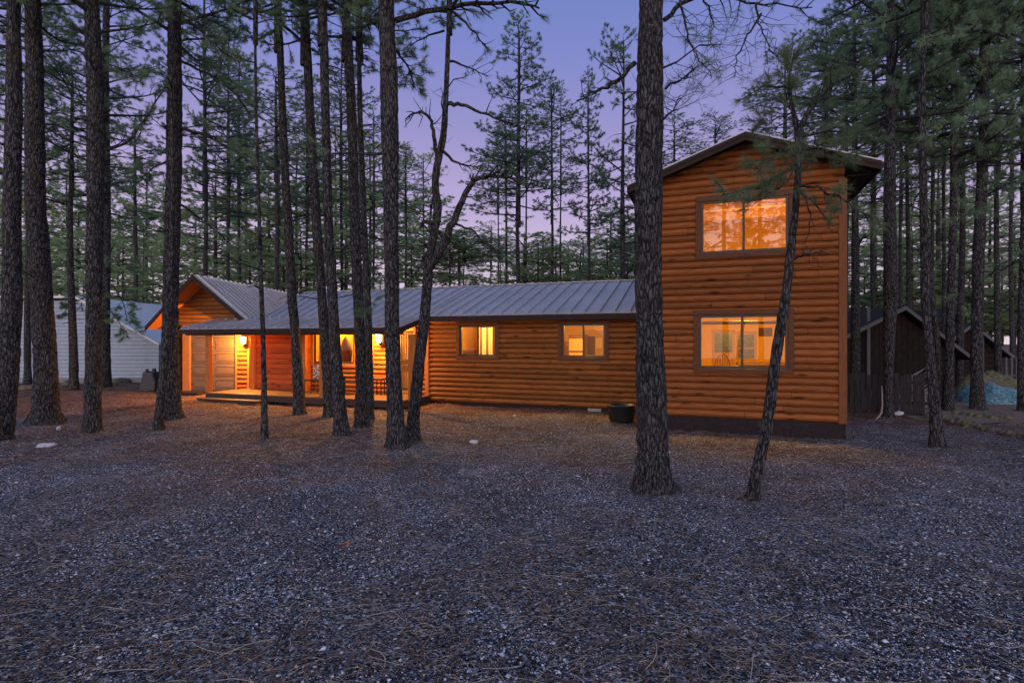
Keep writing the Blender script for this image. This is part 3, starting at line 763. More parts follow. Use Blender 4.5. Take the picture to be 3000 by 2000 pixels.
# wall lanterns
M['lamp_glass'] = mat('lit frosted lantern glass', (1, .8, .4), .4, 0, (1, .62, .16), 30)
def lantern(wpos, rz, label, en):
    r_ = empty('wall_lantern', wpos, rz, label, 'lantern', 'lanterns beside the porch')
    m = MB(); m.box(-.05, .05, .10, .125, -.14, .10); m.build('back_plate', M['black'], r_)
    m = MB(); m.tube([(0, .12, -.08), (0, .04, -.14), (0, 0, -.12)], .012, 8); m.build('arm', M['black'], r_)
    m = MB(); m.lathe([(0, -.10), (.045, -.10), (.075, .07), (.07, .08), (0, .085)], 6); m.build('lamp_glass', M['lamp_glass'], r_)
    m = MB(); m.lathe([(0, .15), (.02, .14), (.095, .085), (.095, .08), (0, .088)], 6); m.lathe([(0, -.125), (.05, -.115), (.05, -.10), (0, -.101)], 6)
    for k in range(6):
        t = math.pi / 3 * k; m.tube([(.047 * math.cos(t), .047 * math.sin(t), -.10), (.078 * math.cos(t), .078 * math.sin(t), .08)], .004, 4)
    m.build('cage', M['black'], r_)
    r_.scale = (1.25, 1.25, 1.25)
    l = bpy.data.lights.new('lantern_light', 'POINT'); l.energy = en; l.color = (1, .44, .09); l.shadow_soft_size = .06
    lo_ = bpy.data.objects.new('lantern_light', l); col.objects.link(lo_); lo_.parent = r_; lo_.location = (0, -.16, -.02)
P = px(712, 996, 17.55); lantern(P, -GA, 'glowing lantern on the log pier beside the brown garage door', 560)
P = px(1110, 991, 15.6); lantern(P, -TH, 'glowing lantern between the porch window and the barred door', 420)

# ------------------------------------------------------------------ porch furniture and small things
def cushion_mat():
    m = mat('floral cushion fabric', rough=.9); t = NT(m); v = t.vor(t.coord(), 22); n_ = t.noise(t.coord(), 16, 3)
    t.color(t.mix(t.math('LESS_THAN', n_, .47), (.55, .52, .46), t.ramp(v, [(.2, (.03, .06, .03)), (.6, (.16, .03, .03))]))); return m
M['cushion'] = cushion_mat()
def on_deck(u, v, z=DZ): return (u * c_ + v * s_, -u * s_ + v * c_, z)
q = uv(925, 1100, 13.0)
ch = empty('porch_chair', on_deck(q[0], 13.0), -TH, 'black metal porch chair with pale floral back cushion', 'chair')
m = MB(); m.box(-.22, .22, .12, .20, .40, .80); m.build('back_cushion', M['cushion'], ch, bevel=.03)
m = MB(); m.box(-.24, .24, -.22, .2, .36, .40); m.build('seat', M['black'], ch, bevel=.01)
m = MB(); m.tube([(-.24, .22, .36), (-.24, .25, .86), (.24, .25, .86), (.24, .22, .36)], .012, 6)
m.build('back_frame', M['black'], ch)
for sx, sy in ((-.23, -.2), (.23, -.2), (-.23, .2), (.23, .2), (0, -.2)): m = MB(); m.tube([(sx, sy, 0), (sx, sy, .37)], .011, 6); m.build('leg', M['black'], ch)
q = uv(1028, 1100, 13.1)
tb = empty('porch_bench', on_deck(q[0], 13.1), -TH, 'low pale wooden bench on the porch under the window', 'bench')
m = MB(); m.box(-.38, .38, -.18, .18, .50, .54); m.build('seat', M['deck'], tb, bevel=.006)
m = MB(); m.box(-.34, .34, -.15, -.12, .34, .38); m.box(-.34, .34, .12, .15, .34, .38); m.build('stretcher', M['deck'], tb)
for sx in (-.32, .32):
    for sy in (-.13, .13): m = MB(); m.box(sx - .02, sx + .02, sy - .02, sy + .02, 0, .5); m.build('leg', M['black'], tb)
q = uv(1110, 1100, 13.25)
tb = empty('side_table', on_deck(q[0], 13.25), -TH, 'small pale side table below the right lantern', 'table')
m = MB(); m.box(-.16, .16, -.12, .12, .44, .47); m.box(-.15, .15, -.11, .11, .40, .438); m.build('tabletop', M['deck'], tb, bevel=.006)
for sx in (-.13, .13):
    for sy in (-.09, .09): m = MB(); m.box(sx - .012, sx + .012, sy - .012, sy + .012, 0, .4); m.build('leg', M['black'], tb)

P = px(1820, 1238, 12.1); P[2] = float(gz(P[0], P[1]))
m = MB(); m.lathe([(0, 0), (.24, 0), (.27, .05), (.29, .34), (.31, .36), (.30, .375), (.27, .37), (.26, .30), (0, .29)], 28)
tag(m.build('planter_tub', mat('black plastic', (.012, .014, .016), .45), None, tuple(P)), 'round black plastic tub on the ground against the wing wall', 'tub')
sp = px(1793, 1200, 12.9); sp[2] = float(gz(sp[0], sp[1]))
m = MB(); m.tube([(0, 0, 0), (-.02, .03, .3), (-.045, .1, .66)], [.012, .011, .008], 6)
tag(m.build('wooden_stake', M['deck'], None, tuple(sp)), 'thin pale stake leaning on the wing wall above the black tub', 'stake')

def rock(name, x, y, sx, sy, sz, seed, material, label=None, cat='rock', group=None):
    r0 = np.random.default_rng(seed); nu, nv = 14, 9
    th = np.linspace(0, 2 * math.pi, nu, endpoint=False); ph_ = np.linspace(0.02, math.pi - .02, nv)
    T, Pq = np.meshgrid(th, ph_); rr = 1 + .18 * np.sin(T * 2 + r0.random() * 6) * np.sin(Pq * 2) + .12 * np.sin(T * 3 + r0.random() * 6 + Pq * 3) + r0.normal(0, .05, T.shape)
    Vv = np.stack([rr * np.sin(Pq) * np.cos(T) * sx, rr * np.sin(Pq) * np.sin(T) * sy, rr * np.cos(Pq) * sz], 2).reshape(-1, 3)
    idx = np.arange(nu * nv).reshape(nv, nu)
    F = np.stack([idx[:-1].ravel(), np.roll(idx, -1, 1)[:-1].ravel(), np.roll(idx, -1, 1)[1:].ravel(), idx[1:].ravel()], 1)
    o = obj(name, np_mesh(name, Vv, F, [material], smooth=True), None, (x, y, float(gz(x, y)) + sz * .35))
    o.rotation_euler = (0, 0, r0.random() * 3); return tag(o, label, cat, group)
M['rock'] = speckled('grey brown field stone', (.07, .06, .05), (.22, .19, .16), 9, .9, .7, .03)
M['rock_pale'] = speckled('pale limestone', (.42, .42, .44), (.68, .68, .70), 9, .9, .5, .02)
M['rock_moss'] = speckled('mossy stone', (.05, .055, .03), (.22, .21, .12), 12, .9, .7, .03)
def rock_px(x, y, w, h, material, label, seed, group=None):
    Y = CH * 1600 / (y - 1000); X = (x - 1500) / 1600 * Y; k = Y / 1600
    return rock('rock', X, Y, w * k / 2, w * k / 2 * .8, h * k * .5, seed, material, label, 'rock', group)
rock_px(135, 1309, 46, 16, M['rock_pale'], 'flat pale stone on the brown litter at the far left foreground', 1)
rock_px(1388, 1299, 26, 14, M['rock_pale'], 'small white angular stone on the bare ground left of the big trunk', 2)
rock_px(1508, 1224, 10, 7, M['rock_pale'], 'tiny white stone close to the wing wall', 3)
rock_px(2630, 1219, 34, 18, M['rock_pale'], 'pale lumpy stone at the foot of the picket fence', 4)
rock_px(172, 1258, 12, 16, M['rock_pale'], 'upright white chip beside the flared trunk at far left', 5)
rock_px(350, 1133, 60, 22, M['rock'], 'long dark boulder before the pale shed wall', 6)
rock_px(392, 1128, 26, 14, M['rock'], 'small brown rock right of the long dark boulder', 7)
rock_px(200, 1140, 44, 26, M['rock'], 'brown rock between two trunks near the pale shed', 8)
rock_px(82, 1150, 50, 22, M['rock'], 'mossy low boulder at the left by the slim trunk', 9)
rock_px(2613, 1590, 14, 8, M['rock_pale'], 'tiny pale pebble in the right foreground', 10)
rock_px(1953, 1966, 26, 18, M['rock_pale'], 'pale pebble at the bottom of the yard right of centre', 12)
# orange leaf
P = px(1015, 1590, CH * 1600 / 590); P[2] = float(gz(P[0], P[1])) + .02
m = MB(); pts = []
for k in range(20):
    t = 2 * math.pi * k / 20; r_ = .028 * (1 + .45 * math.cos(5 * t)); pts.append((r_ * math.cos(t), r_ * math.sin(t), .012 * math.sin(2 * t) + .004))
m.add([(0, 0, .0)] + pts, [(0, i + 1, (i + 1) % 20 + 1) for i in range(20)]); m.tube([(0, 0, .002), (-.03, -.045, .0)], .0015, 4)
lf = m.build('fallen_leaf', mat('orange leaf', (.45, .09, .03), .6), None, tuple(P)); lf.rotation_euler = (.25, .3, 0)
tag(lf, 'curled orange leaf lying on the gravel in the left foreground', 'leaf')

# rock border of the path
bi = 0
ordn = ['first', 'second', 'third', 'fourth', 'fifth', 'sixth', 'seventh', 'eighth', 'ninth', 'tenth', 'eleventh', 'twelfth', 'thirteenth', 'fourteenth', 'fifteenth', 'sixteenth', 'seventeenth', 'eighteenth', 'nineteenth', 'twentieth']
ordn += ['twenty-' + w for w in ordn[:9]] + ['thirtieth'] + ['thirty-' + w for w in ordn[:9]] + ['fortieth'] + ['forty-' + w for w in ordn[:9]] + ['fiftieth'] + ['fifty-' + w for w in ordn[:9]] + ['sixtieth'] + ['sixty-' + w for w in ordn[:9]] + ['seventieth'] + ['seventy-' + w for w in ordn[:9]] + ['eightieth'] + ['eighty-' + w for w in ordn[:9]] + ['ninetieth'] + ['ninety-' + w for w in ordn[:9]]
for k in range(17):
    t_ = k / 16; xx = 2722 + t_ * 290; yy = 1229 + 62 * t_ ** 1.15 + random.uniform(-3, 3)
    rock_px(xx, yy, random.uniform(22, 32), random.uniform(20, 28), M['rock_moss' if k % 3 == 0 else 'rock'], 'path border stone, %s from the left in the near row' % ordn[k], 40 + k, 'stones edging the dirt path')
for k in range(8):
    xx = 2800 + k * 22; yy = 1219 + k * 1.6 + random.uniform(-2, 2)
    rock_px(xx, yy, random.uniform(16, 24), random.uniform(12, 18), M['rock_moss'], 'mossy stone, %s from the left in the far path row' % ordn[k], 70 + k, 'stones edging the dirt path')

# covered grill near the shed
P = px(452, 1134, 18.8); P[2] = float(gz(P[0], P[1]))
gr = empty('covered_grill', tuple(P), 0, 'dark covered barbecue grill between the pale shed and the cabin', 'grill')
m = MB(); m.prism([(-.34, 0), (.2, 0), (.22, .3), (.12, .62), (-.2, .66), (-.26, .4)], -.3, .3); m.build('cover', mat('grey tarp cover', (.06, .065, .075), .6), gr, bevel=.03)
m = MB(); m.tube([(-.18, -.1, .64), (-.18, -.1, .74)], .05, 8); m.tube([(.06, -.1, .62), (.06, -.1, .76)], .06, 8); m.build('handle', M['black'], gr)

# ------------------------------------------------------------------ neighbouring buildings
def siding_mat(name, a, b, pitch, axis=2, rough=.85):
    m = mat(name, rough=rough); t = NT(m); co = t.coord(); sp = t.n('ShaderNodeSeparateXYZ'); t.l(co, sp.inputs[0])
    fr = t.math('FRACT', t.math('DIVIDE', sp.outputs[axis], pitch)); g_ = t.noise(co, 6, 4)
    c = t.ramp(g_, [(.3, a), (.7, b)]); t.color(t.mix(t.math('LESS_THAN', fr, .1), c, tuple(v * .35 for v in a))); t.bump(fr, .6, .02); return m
shed = empty('white_shed', (0, 0, 0), 0, 'long pale blue grey sided building behind the trunks at far left', 'building')
SY = 22.0
def xz(x, y, Y): p = px(x, y, Y); return (p[0], p[2])
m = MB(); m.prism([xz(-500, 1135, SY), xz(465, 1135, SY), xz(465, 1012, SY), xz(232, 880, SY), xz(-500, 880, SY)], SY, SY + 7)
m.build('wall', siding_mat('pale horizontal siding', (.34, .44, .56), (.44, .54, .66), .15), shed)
m = MB()
a_ = np.array((*xz(474, 1012, SY), 0)); b_ = np.array((*xz(230, 874, SY), 0)); cc = np.array((*xz(-520, 874, SY), 0))
for p_, q_ in ((a_, b_), (b_, cc)):
    m.hexa([(p_[0], SY - .2, p_[1]), (q_[0], SY - .2, q_[1]), (q_[0], SY + 7.2, q_[1]), (p_[0], SY + 7.2, p_[1]),
            (p_[0], SY - .2, p_[1] + .09), (q_[0], SY - .2, q_[1] + .09), (q_[0], SY + 7.2, q_[1] + .09), (p_[0], SY + 7.2, p_[1] + .09)])
m.build('roof', M['white'], shed)
m = MB(); p0_, p1_ = xz(-500, 1135, SY), xz(470, 1106, SY); m.box(p0_[0], p1_[0], SY - .04, SY - .003, -.1, p1_[1]); m.build('foundation', speckled('grey concrete', (.2, .21, .23), (.28, .29, .31), 6), shed)

M['brown_board'] = siding_mat('dark brown vertical boards', (.013, .011, .011), (.028, .022, .020), .2, 0)
M['brown_log'] = siding_mat('dark brown log wall', (.014, .011, .010), (.035, .026, .022), .22, 2)
M['dark_roof'] = speckled('dark shingle roof', (.03, .028, .028), (.06, .056, .054), 14, 1.0)
M['white_trim'] = mat('pale rake board', (.11, .115, .125), .8)
def gable_house(name, label, apex, lt, rt, Y, depth, wallm, base=1150, over=.4, rooft='dark_roof', trim=True, extra=None):
    r_ = empty(name, (0, 0, 0), 0, label, 'house')
    ax, az = xz(*apex, Y); lx, lz = xz(*lt, Y); rx, rz = xz(*rt, Y)
    sl2 = (az - lz) / (ax - lx); wl = lx + over; wr = rx - over
    m = MB(); m.prism([(wl, -.2), (wr, -.2), (wr, rz + (az - rz) / (rx - ax) * over - .1), (ax, az - .1), (wl, lz + sl2 * over - .1)], Y + .35, Y + depth)
    m.build('wall', M[wallm], r_)
    for (p_, q_) in (((lx, lz), (ax, az)), ((ax, az), (rx, rz))):
        m = MB(); m.hexa([(p_[0], Y, p_[1] - .06), (q_[0], Y, q_[1] - .06), (q_[0], Y + depth + .3, q_[1] - .06), (p_[0], Y + depth + .3, p_[1] - .06),
                (p_[0], Y, p_[1] + .06), (q_[0], Y, q_[1] + .06), (q_[0], Y + depth + .3, q_[1] + .06), (p_[0], Y + depth + .3, p_[1] + .06)])
        m.build('roof', M[rooft], r_)
        if trim:
            m = MB(); m.hexa([(p_[0], Y - .04, p_[1] - .09), (q_[0], Y - .04, q_[1] - .09), (q_[0], Y - .003, q_[1] - .09), (p_[0], Y - .003, p_[1] - .09),
                (p_[0], Y - .04, p_[1] + .05), (q_[0], Y - .04, q_[1] + .05), (q_[0], Y - .003, q_[1] + .05), (p_[0], Y - .003, p_[1] + .05)])
            m.build('rake_board', M['white_trim'], r_)
    return r_
h1 = gable_house('brown_cabin', 'dark brown board cabin with pale rake boards behind the picket fence', (2652, 900), (2465, 992), (2850, 1050), 19.0, 5, 'brown_board')
m = MB(); p0_, p1_ = xz(2537, 1085, 19.33), xz(2546, 1085, 19.33); m.box(p0_[0], p1_[0], 19.26, 19.33, .3, 3.0); m.build('downspout', M['white_trim'], h1)
h2 = gable_house('gabled_cabin', 'small dark gabled cabin with an amber window beyond the brown cabin', (2792, 905), (2735, 952), (2870, 1000), 27.0, 4, 'brown_log', trim=False)
m = MB(); p0_, p1_ = xz(2800, 990, 27.3), xz(2826, 958, 27.3); m.box(p0_[0], p1_[0], 27.28, 27.345, p0_[1], p1_[1]); m.build('window', mat('amber lit pane', (.5, .3, .08), .5, 0, (.9, .5, .12), .45), h2)
h3 = gable_house('log_cottage', 'dark log cottage with pale corner posts behind the blue tarp', (2850, 950), (2700, 1060), (2972, 1047), 23.0, 6, 'brown_log')
for x_ in (2878, 2946, 2962, 2976): m = MB(); p0_ = xz(x_, 1096, 22.4); m.box(p0_[0] - .035, p0_[0] + .035, 22.36, 22.44, .0, 2.0 if x_ < 2900 else 1.15); m.build('corner_post', M['white_trim'], h3)
m = MB(); p0_, p1_ = xz(2868, 1098, 22.4), xz(3010, 1098, 22.4); m.box(p0_[0], p1_[0], 22.3, 23.3, p0_[1] - .05, p0_[1]); m.build('porch_floor', M['white_trim'], h3)

# picket fence: a thing per run with each picket a part
M['picket'] = wood('weathered grey picket', (.012, .012, .013), (.06, .056, .058), rough=.9, scale=(14, 14, 1.5))
def fence(x0, x1, Y0, Y1, ztop, label, seed):
    r0 = random.Random(seed); p0_ = px(x0, 1000, Y0); p1_ = px(x1, 1000, Y1)
    rt = empty('picket_fence', (p0_[0], p0_[1], float(gz(p0_[0], p0_[1]))), 0, label, 'fence')
    d = np.array((p1_[0] - p0_[0], p1_[1] - p0_[1], 0)); L = np.linalg.norm(d); d /= L; nn = np.array((d[1], -d[0], 0)); n = int(L / .125)
    for k in range(n):
        w = .055 + r0.uniform(-.006, .004); h = ztop + r0.uniform(-.05, .03); a0 = d * (k * .125 + .06); tl_ = r0.uniform(-.01, .01)
        m = MB(); q = [a0 - d * w + nn * 0, a0 + d * w, a0 + d * w + nn * .02, a0 - d * w + nn * .02]
        m.hexa([p + (0, 0, -.05) for p in q] + [p + (tl_, 0, h) for p in q]); m.build('picket', M['picket'], rt)
    for z in (.25, ztop - .25):
        m = MB(); q = [nn * -.045, d * L + nn * -.045, d * L + nn * -.003, nn * -.003]
        m.hexa([p + (0, 0, z) for p in q] + [p + (0, 0, z + .08) for p in q]); m.build('rail', M['picket'], rt)
fence(2470, 2598, 13.5, 13.3, 1.0, 'weathered picket fence run between the tower and the leaning pale trunk', 1)
fence(2600, 2725, 13.2, 12.9, .98, 'weathered picket fence run right of the pale trunk', 2)

# dead branch pile, tarp heap
M['deadwood'] = mat('bleached dead branch', (.30, .26, .25), .85)
P = px(2680, 1085, 14.6); P[2] = float(gz(P[0], P[1]))
m = MB(); r0 = random.Random(5)
for k in range(26):
    a_ = np.array((r0.uniform(-.35, .3), r0.uniform(-.3, .3), r0.uniform(.0, .7))); dd = np.array((r0.uniform(.1, .7), r0.uniform(-.2, .2), r0.uniform(.1, .55)))
    m.tube([a_, a_ + dd * .5 + (0, 0, .05), a_ + dd], [.022, .014, .006], 5)
for k in range(6): m.tube([(r0.uniform(-.4, .4), r0.uniform(-.2, .2), 0), (r0.uniform(-.3, .3), 0, .8)], [.03, .02], 5)
tag(m.build('branch_pile', M['deadwood'], None, tuple(P)), 'pile of bleached dead branches showing above the picket fence', 'branch pile')
def tarp_mat():
    m = mat('crumpled blue tarp', rough=.35); t = NT(m); n_ = t.noise(t.coord((1, 1, 2.2)), 11, 5, .7, 1.8)
    t.color(t.ramp(n_, [(.36, (.012, .04, .035)), (.46, (.07, .26, .27)), (.54, (.16, .36, .46)), (.63, (.62, .74, .78))])); t.bump(n_, 1, .06); return m
def heap(name, x, Y, w, d_, h, seed, material, label, cat):
    r0 = np.random.default_rng(seed); n = 46; a_ = np.linspace(-1, 1, n); XX, YY = np.meshgrid(a_, a_)
    rr = np.sqrt(XX ** 2 + YY ** 2); H = np.clip(1 - rr ** 1.6, 0, 1) ** .6
    nz = sum(np.sin(XX * f * r0.uniform(.6, 1.4) + YY * f * r0.uniform(-1, 1) + r0.uniform(0, 6)) / f ** .8 for f in (3, 5, 8, 13, 21, 34, 50))
    Z = h * H * (1 + .28 * nz) - .03
    X0 = (x - 1500) / 1600 * Y; ctr = (X0, Y, float(gz(X0, Y)))
    idx = np.arange(n * n).reshape(n, n); F = np.stack([idx[:-1, :-1].ravel(), idx[:-1, 1:].ravel(), idx[1:, 1:].ravel(), idx[1:, :-1].ravel()], 1)
    return tag(obj(name, np_mesh(name, np.stack([XX.ravel() * w, YY.ravel() * d_, Z.ravel()], 1), F, [material], smooth=True), None, ctr), label, cat)
TM = tarp_mat()
heap('tarp_heap', 2915, 15.6, .85, .6, .5, 1, TM, 'crumpled blue tarp over a low heap at far right', 'tarp')
heap('tarp_heap', 2845, 16.2, .3, .4, .5, 4, TM, 'small teal tarp mound left of the blue tarp and tree trunk', 'tarp')
heap('brush_heap', 2900, 16.9, 1.1, .5, .85, 9, M['rock_moss'], 'mossy green brush heap behind the blue tarp', 'brush')

# ------------------------------------------------------------------ trees
class Buf:
    """collects bark tubes (quads) and needles (tris)"""
    def __init__(s): s.V = []; s.Q = []; s.n = 0; s.T = []
    def tube(s, pts, rad, n=4):
        pts = np.asarray(pts, float); k = len(pts)
        d = np.gradient(pts, axis=0); d /= np.linalg.norm(d, axis=1)[:, None] + 1e-9
        ref = np.array((0, 0, 1.)) if abs(d[0, 2]) < .85 else np.array((1., 0, 0))
        a_ = np.cross(d, ref); a_ /= np.linalg.norm(a_, axis=1)[:, None] + 1e-9; b_ = np.cross(d, a_)
        t = np.arange(n) * 2 * math.pi / n
        ring = pts[:, None] + np.asarray(rad, float).reshape(-1, 1, 1) * (a_[:, None] * np.cos(t)[None, :, None] + b_[:, None] * np.sin(t)[None, :, None])
        idx = np.arange(k * n).reshape(k, n) + s.n
        s.Q.append(np.stack([idx[:-1].ravel(), np.roll(idx, -1, 1)[:-1].ravel(), np.roll(idx, -1, 1)[1:].ravel(), idx[1:].ravel()], 1))
        s.V.append(ring.reshape(-1, 3)); s.n += k * n
    def needles(s, C, D, n, L, W, spread, rng):
        C = np.repeat(C, n, 0); D = np.repeat(D, n, 0); k = len(C)
        r_ = rng.normal(size=(k, 3)); r_ /= np.linalg.norm(r_, axis=1)[:, None]
        d = D + r_ * spread; d /= np.linalg.norm(d, axis=1)[:, None] + 1e-9
        sd = np.cross(d, rng.normal(size=(k, 3))); sd /= np.linalg.norm(sd, axis=1)[:, None] + 1e-9
        LL = L * (.65 + .6 * rng.random((k, 1)))
        B = C - D * rng.random((k, 1)) * L * .5
        tip = B + d * LL + np.array((0, 0, -1)) * LL ** 2 * .5
        v = np.stack([B - sd * W / 2, B + sd * W / 2, tip], 1).reshape(-1, 3)
        s.T.append(np.arange(k * 3).reshape(-1, 3) + s.n); s.V.append(v); s.n += k * 3
    def mesh(s, name, mats):
        Q = np.concatenate(s.Q) if s.Q else np.zeros((0, 4), int); T = np.concatenate(s.T) if s.T else np.zeros((0, 3), int)
        mi = np.concatenate([np.zeros(len(Q), int), np.ones(len(T), int)])
        sm = np.concatenate([np.ones(len(Q), bool), np.zeros(len(T), bool)])
        return np_mesh(name, np.concatenate(s.V), [Q, T], mats, mi, sm)
def grow(buf, pts, r0, rng, tw=.5, ntw=10, tn=18, nl=.14, nw=.008, start=.3, tufts=3, spread=.75, bare=0.0, sides=4, sub=False, drop=0.0):
    """a limb along pts with twigs; each twig ends in needle tufts"""
    pts = np.asarray(pts, float); k = len(pts); rad = r0 * np.linspace(1, .25, k)
    buf.tube(pts, rad, sides)
    seg = np.linalg.norm(np.diff(pts, axis=0), axis=1); cum = np.concatenate([[0], np.cumsum(seg)]); L = cum[-1]
    C, D = [], []
    for i in range(ntw):
        f = start + (1 - start) * (i + rng.random() * .7) / ntw; f = min(f, .995)
        s = f * L; p = np.array([np.interp(s, cum, pts[:, j]) for j in range(3)])
        j = min(np.searchsorted(cum, s), k - 1); dr = pts[j] - pts[max(j - 1, 0)]; dr /= np.linalg.norm(dr) + 1e-9
        side = np.cross(dr, (0, 0, 1)); side /= np.linalg.norm(side) + 1e-9
        sg = 1 if i % 2 else -1
        td = dr * rng.uniform(.3, .9) + side * sg * rng.uniform(.5, 1.0) + np.array((0, 0, 1)) * rng.uniform(-.45, .75); td /= np.linalg.norm(td)
        tl_ = tw * (1.15 - .6 * f) * rng.uniform(.6, 1.3)
        e1 = p + td * tl_ * .5 + rng.normal(0, .03, 3); e2 = p + td * tl_ + np.array((0, 0, rng.uniform(-.05, .10)))
        buf.tube([p, e1, e2], [r0 * .32, r0 * .22, r0 * .1], 3)
        if rng.random() < bare + drop: continue
        for q in range(tufts):
            f2 = 1 - q * .17 - .06 * rng.random(); C.append(p + (e2 - p) * f2 if f2 > .5 else p + (e1 - p) * (f2 / .5)); D.append(td)
        if sub:
            for q in range(2):
                sd2 = td + rng.normal(0, .6, 3); sd2 /= np.linalg.norm(sd2); st = e1 + (e2 - e1) * rng.random(); en = st + sd2 * tl_ * .45
                buf.tube([st, en], [r0 * .14, r0 * .08], 3); C += [en, st + (en - st) * .6]; D += [sd2, sd2]
    if rng.random() >= bare:
        dr = pts[-1] - pts[-2]; dr /= np.linalg.norm(dr); C += [pts[-1], pts[-1] - dr * nl * .7]; D += [dr, dr]
    if C: buf.needles(np.array(C), np.array(D), tn, nl, nw, spread, rng)

def crown_mesh(name, seed, H, Rr, nb, prof, tw=.5, ntw=13, tn=24, nl=.115, nw=.0095, matn='needle', gaps=.33, stem=.09, barkm='bark'):
    rng = np.random.default_rng(seed); b = Buf()
    b.tube([(0, 0, -.4), (0, 0, H * .5), (0, 0, H * .98)], [stem, stem * .6, .012], 6)
    phi = rng.random() * 6
    clump = rng.random(14)
    for i in range(nb):
        f = (i + rng.random() * .9) / nb; z = H * f ** .92
        phi += 2.4 + rng.normal(0, .35)
        g_ = clump[int(f * 9 + (phi % 6.283) / 6.283 * 4) % 14]
        if g_ < gaps and rng.random() < .75: continue
        L = Rr * prof(f) * rng.uniform(.65, 1.15)
        up = rng.uniform(-.3, .5) + .5 * f ** 2
        d = np.array((math.cos(phi), math.sin(phi), 0)); sd = np.array((-d[1], d[0], 0)) * rng.uniform(-.25, .25)
        ts = np.linspace(0, 1, 6)[:, None]
        pts = np.array((0, 0, z)) + d * L * ts + sd * L * ts ** 2 + np.array((0, 0, 1)) * L * (up * ts - .22 * ts ** 1.6 + .26 * ts ** 3)
        grow(b, pts, .012 + .016 * L, rng, tw * (.55 + .45 * prof(f)), max(4, int(ntw * (.45 + .55 * L / Rr))), tn, nl, nw, start=.3, tufts=2, sub=L > .4 * Rr, spread=1.25, drop=.12)
    return b.mesh(name, [M[barkm], M[matn]])
pf_tall = lambda f: (math.sin(math.pi * min(1, .18 + f * .82)) ** .6) * (1.0 - .35 * f)
pf_cone = lambda f: (1 - f) ** .75 * .95 + .07
pf_col = lambda f: .55 + .45 * math.sin(math.pi * (.15 + .8 * f)) if f < .85 else (1 - f) * 3 + .12
CR = [crown_mesh('crown_a', 1, 9.0, 2.3, 74, pf_tall), crown_mesh('crown_b', 2, 9.0, 2.0, 66, pf_col, gaps=.42),
      crown_mesh('crown_c', 3, 9.0, 2.0, 84, pf_cone, gaps=.22), crown_mesh('crown_d', 4, 9.0, 2.6, 60, pf_tall, gaps=.52)]
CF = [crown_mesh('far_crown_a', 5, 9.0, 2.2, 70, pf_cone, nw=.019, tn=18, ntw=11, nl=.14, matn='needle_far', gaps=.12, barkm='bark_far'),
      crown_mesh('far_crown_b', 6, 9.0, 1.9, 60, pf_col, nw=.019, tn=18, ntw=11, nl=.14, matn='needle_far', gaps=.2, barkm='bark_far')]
def plain_trunk(name, seed, H, r0, m_, stubs=14):
    rng = np.random.default_rng(seed); b = Buf(); nr = 60; z = np.linspace(-.1, H, nr)
    r_ = r0 * ((1 - z / H * .82)) * (1 + .35 * np.exp(-np.clip(z, 0, 9) / .25)); x = .06 * np.sin(z * .5 + seed); y = .05 * np.sin(z * .4 + seed * 2)
    b.tube(np.stack([x, y, z], 1), r_ * (1 + rng.normal(0, .03, nr)), 12)
    for k in range(stubs):
        zz = rng.uniform(.2, .75) * H; ph_ = rng.random() * 6.283; L = rng.uniform(.3, 1.3); up = rng.uniform(-.3, .3)
        p = np.array((np.interp(zz, z, x), np.interp(zz, z, y), zz)); d = np.array((math.cos(ph_), math.sin(ph_), up))
        b.tube([p, p + d * L * .5 + (0, 0, .05), p + d * L - (0, 0, .1 * L)], [.016, .011, .004], 4)
    return b.mesh(name, [M[m_]])
TRK = [plain_trunk('trunk_a', 1, 16, .17, 'bark'), plain_trunk('trunk_b', 2, 16, .15, 'bark'), plain_trunk('trunk_c', 3, 16, .12, 'bark_far')]

def tree(x, Y, top, base_y, width, crown, label, group, rad=1.0, far=False, lean=0, name='pine_tree'):
    """x: photograph column, top / base_y: photograph rows of the tree top and of the crown's lowest branches, width: trunk width in photograph pixels at eye height"""
    X = (x - 1500) / 1600 * Y; z0 = float(gz(X, Y)); H = CH + (1000 - top) / 1600 * Y - z0; zb = CH + (1000 - base_y) / 1600 * Y - z0
    zb = max(zb, .35)
    r_ = empty(name, (X, Y, z0), random.uniform(0, 6.28), label, 'tree', group); r_.rotation_euler = (0, R(lean), r_.rotation_euler[2]) if lean else r_.rotation_euler
    tm = TRK[2] if far else TRK[random.randrange(2)]; tr0 = {0: .17, 1: .15, 2: .12}[TRK.index(tm)]
    w = width / 1600 * Y / 2 / tr0
    t = obj('trunk', tm, r_); t.scale = (w, w, H * .97 / 16)
    c = obj('crown', crown, r_); c.location = (0, 0, zb); hs = (H - zb) / 9.0; c.scale = (rad, rad, hs)
    return r_

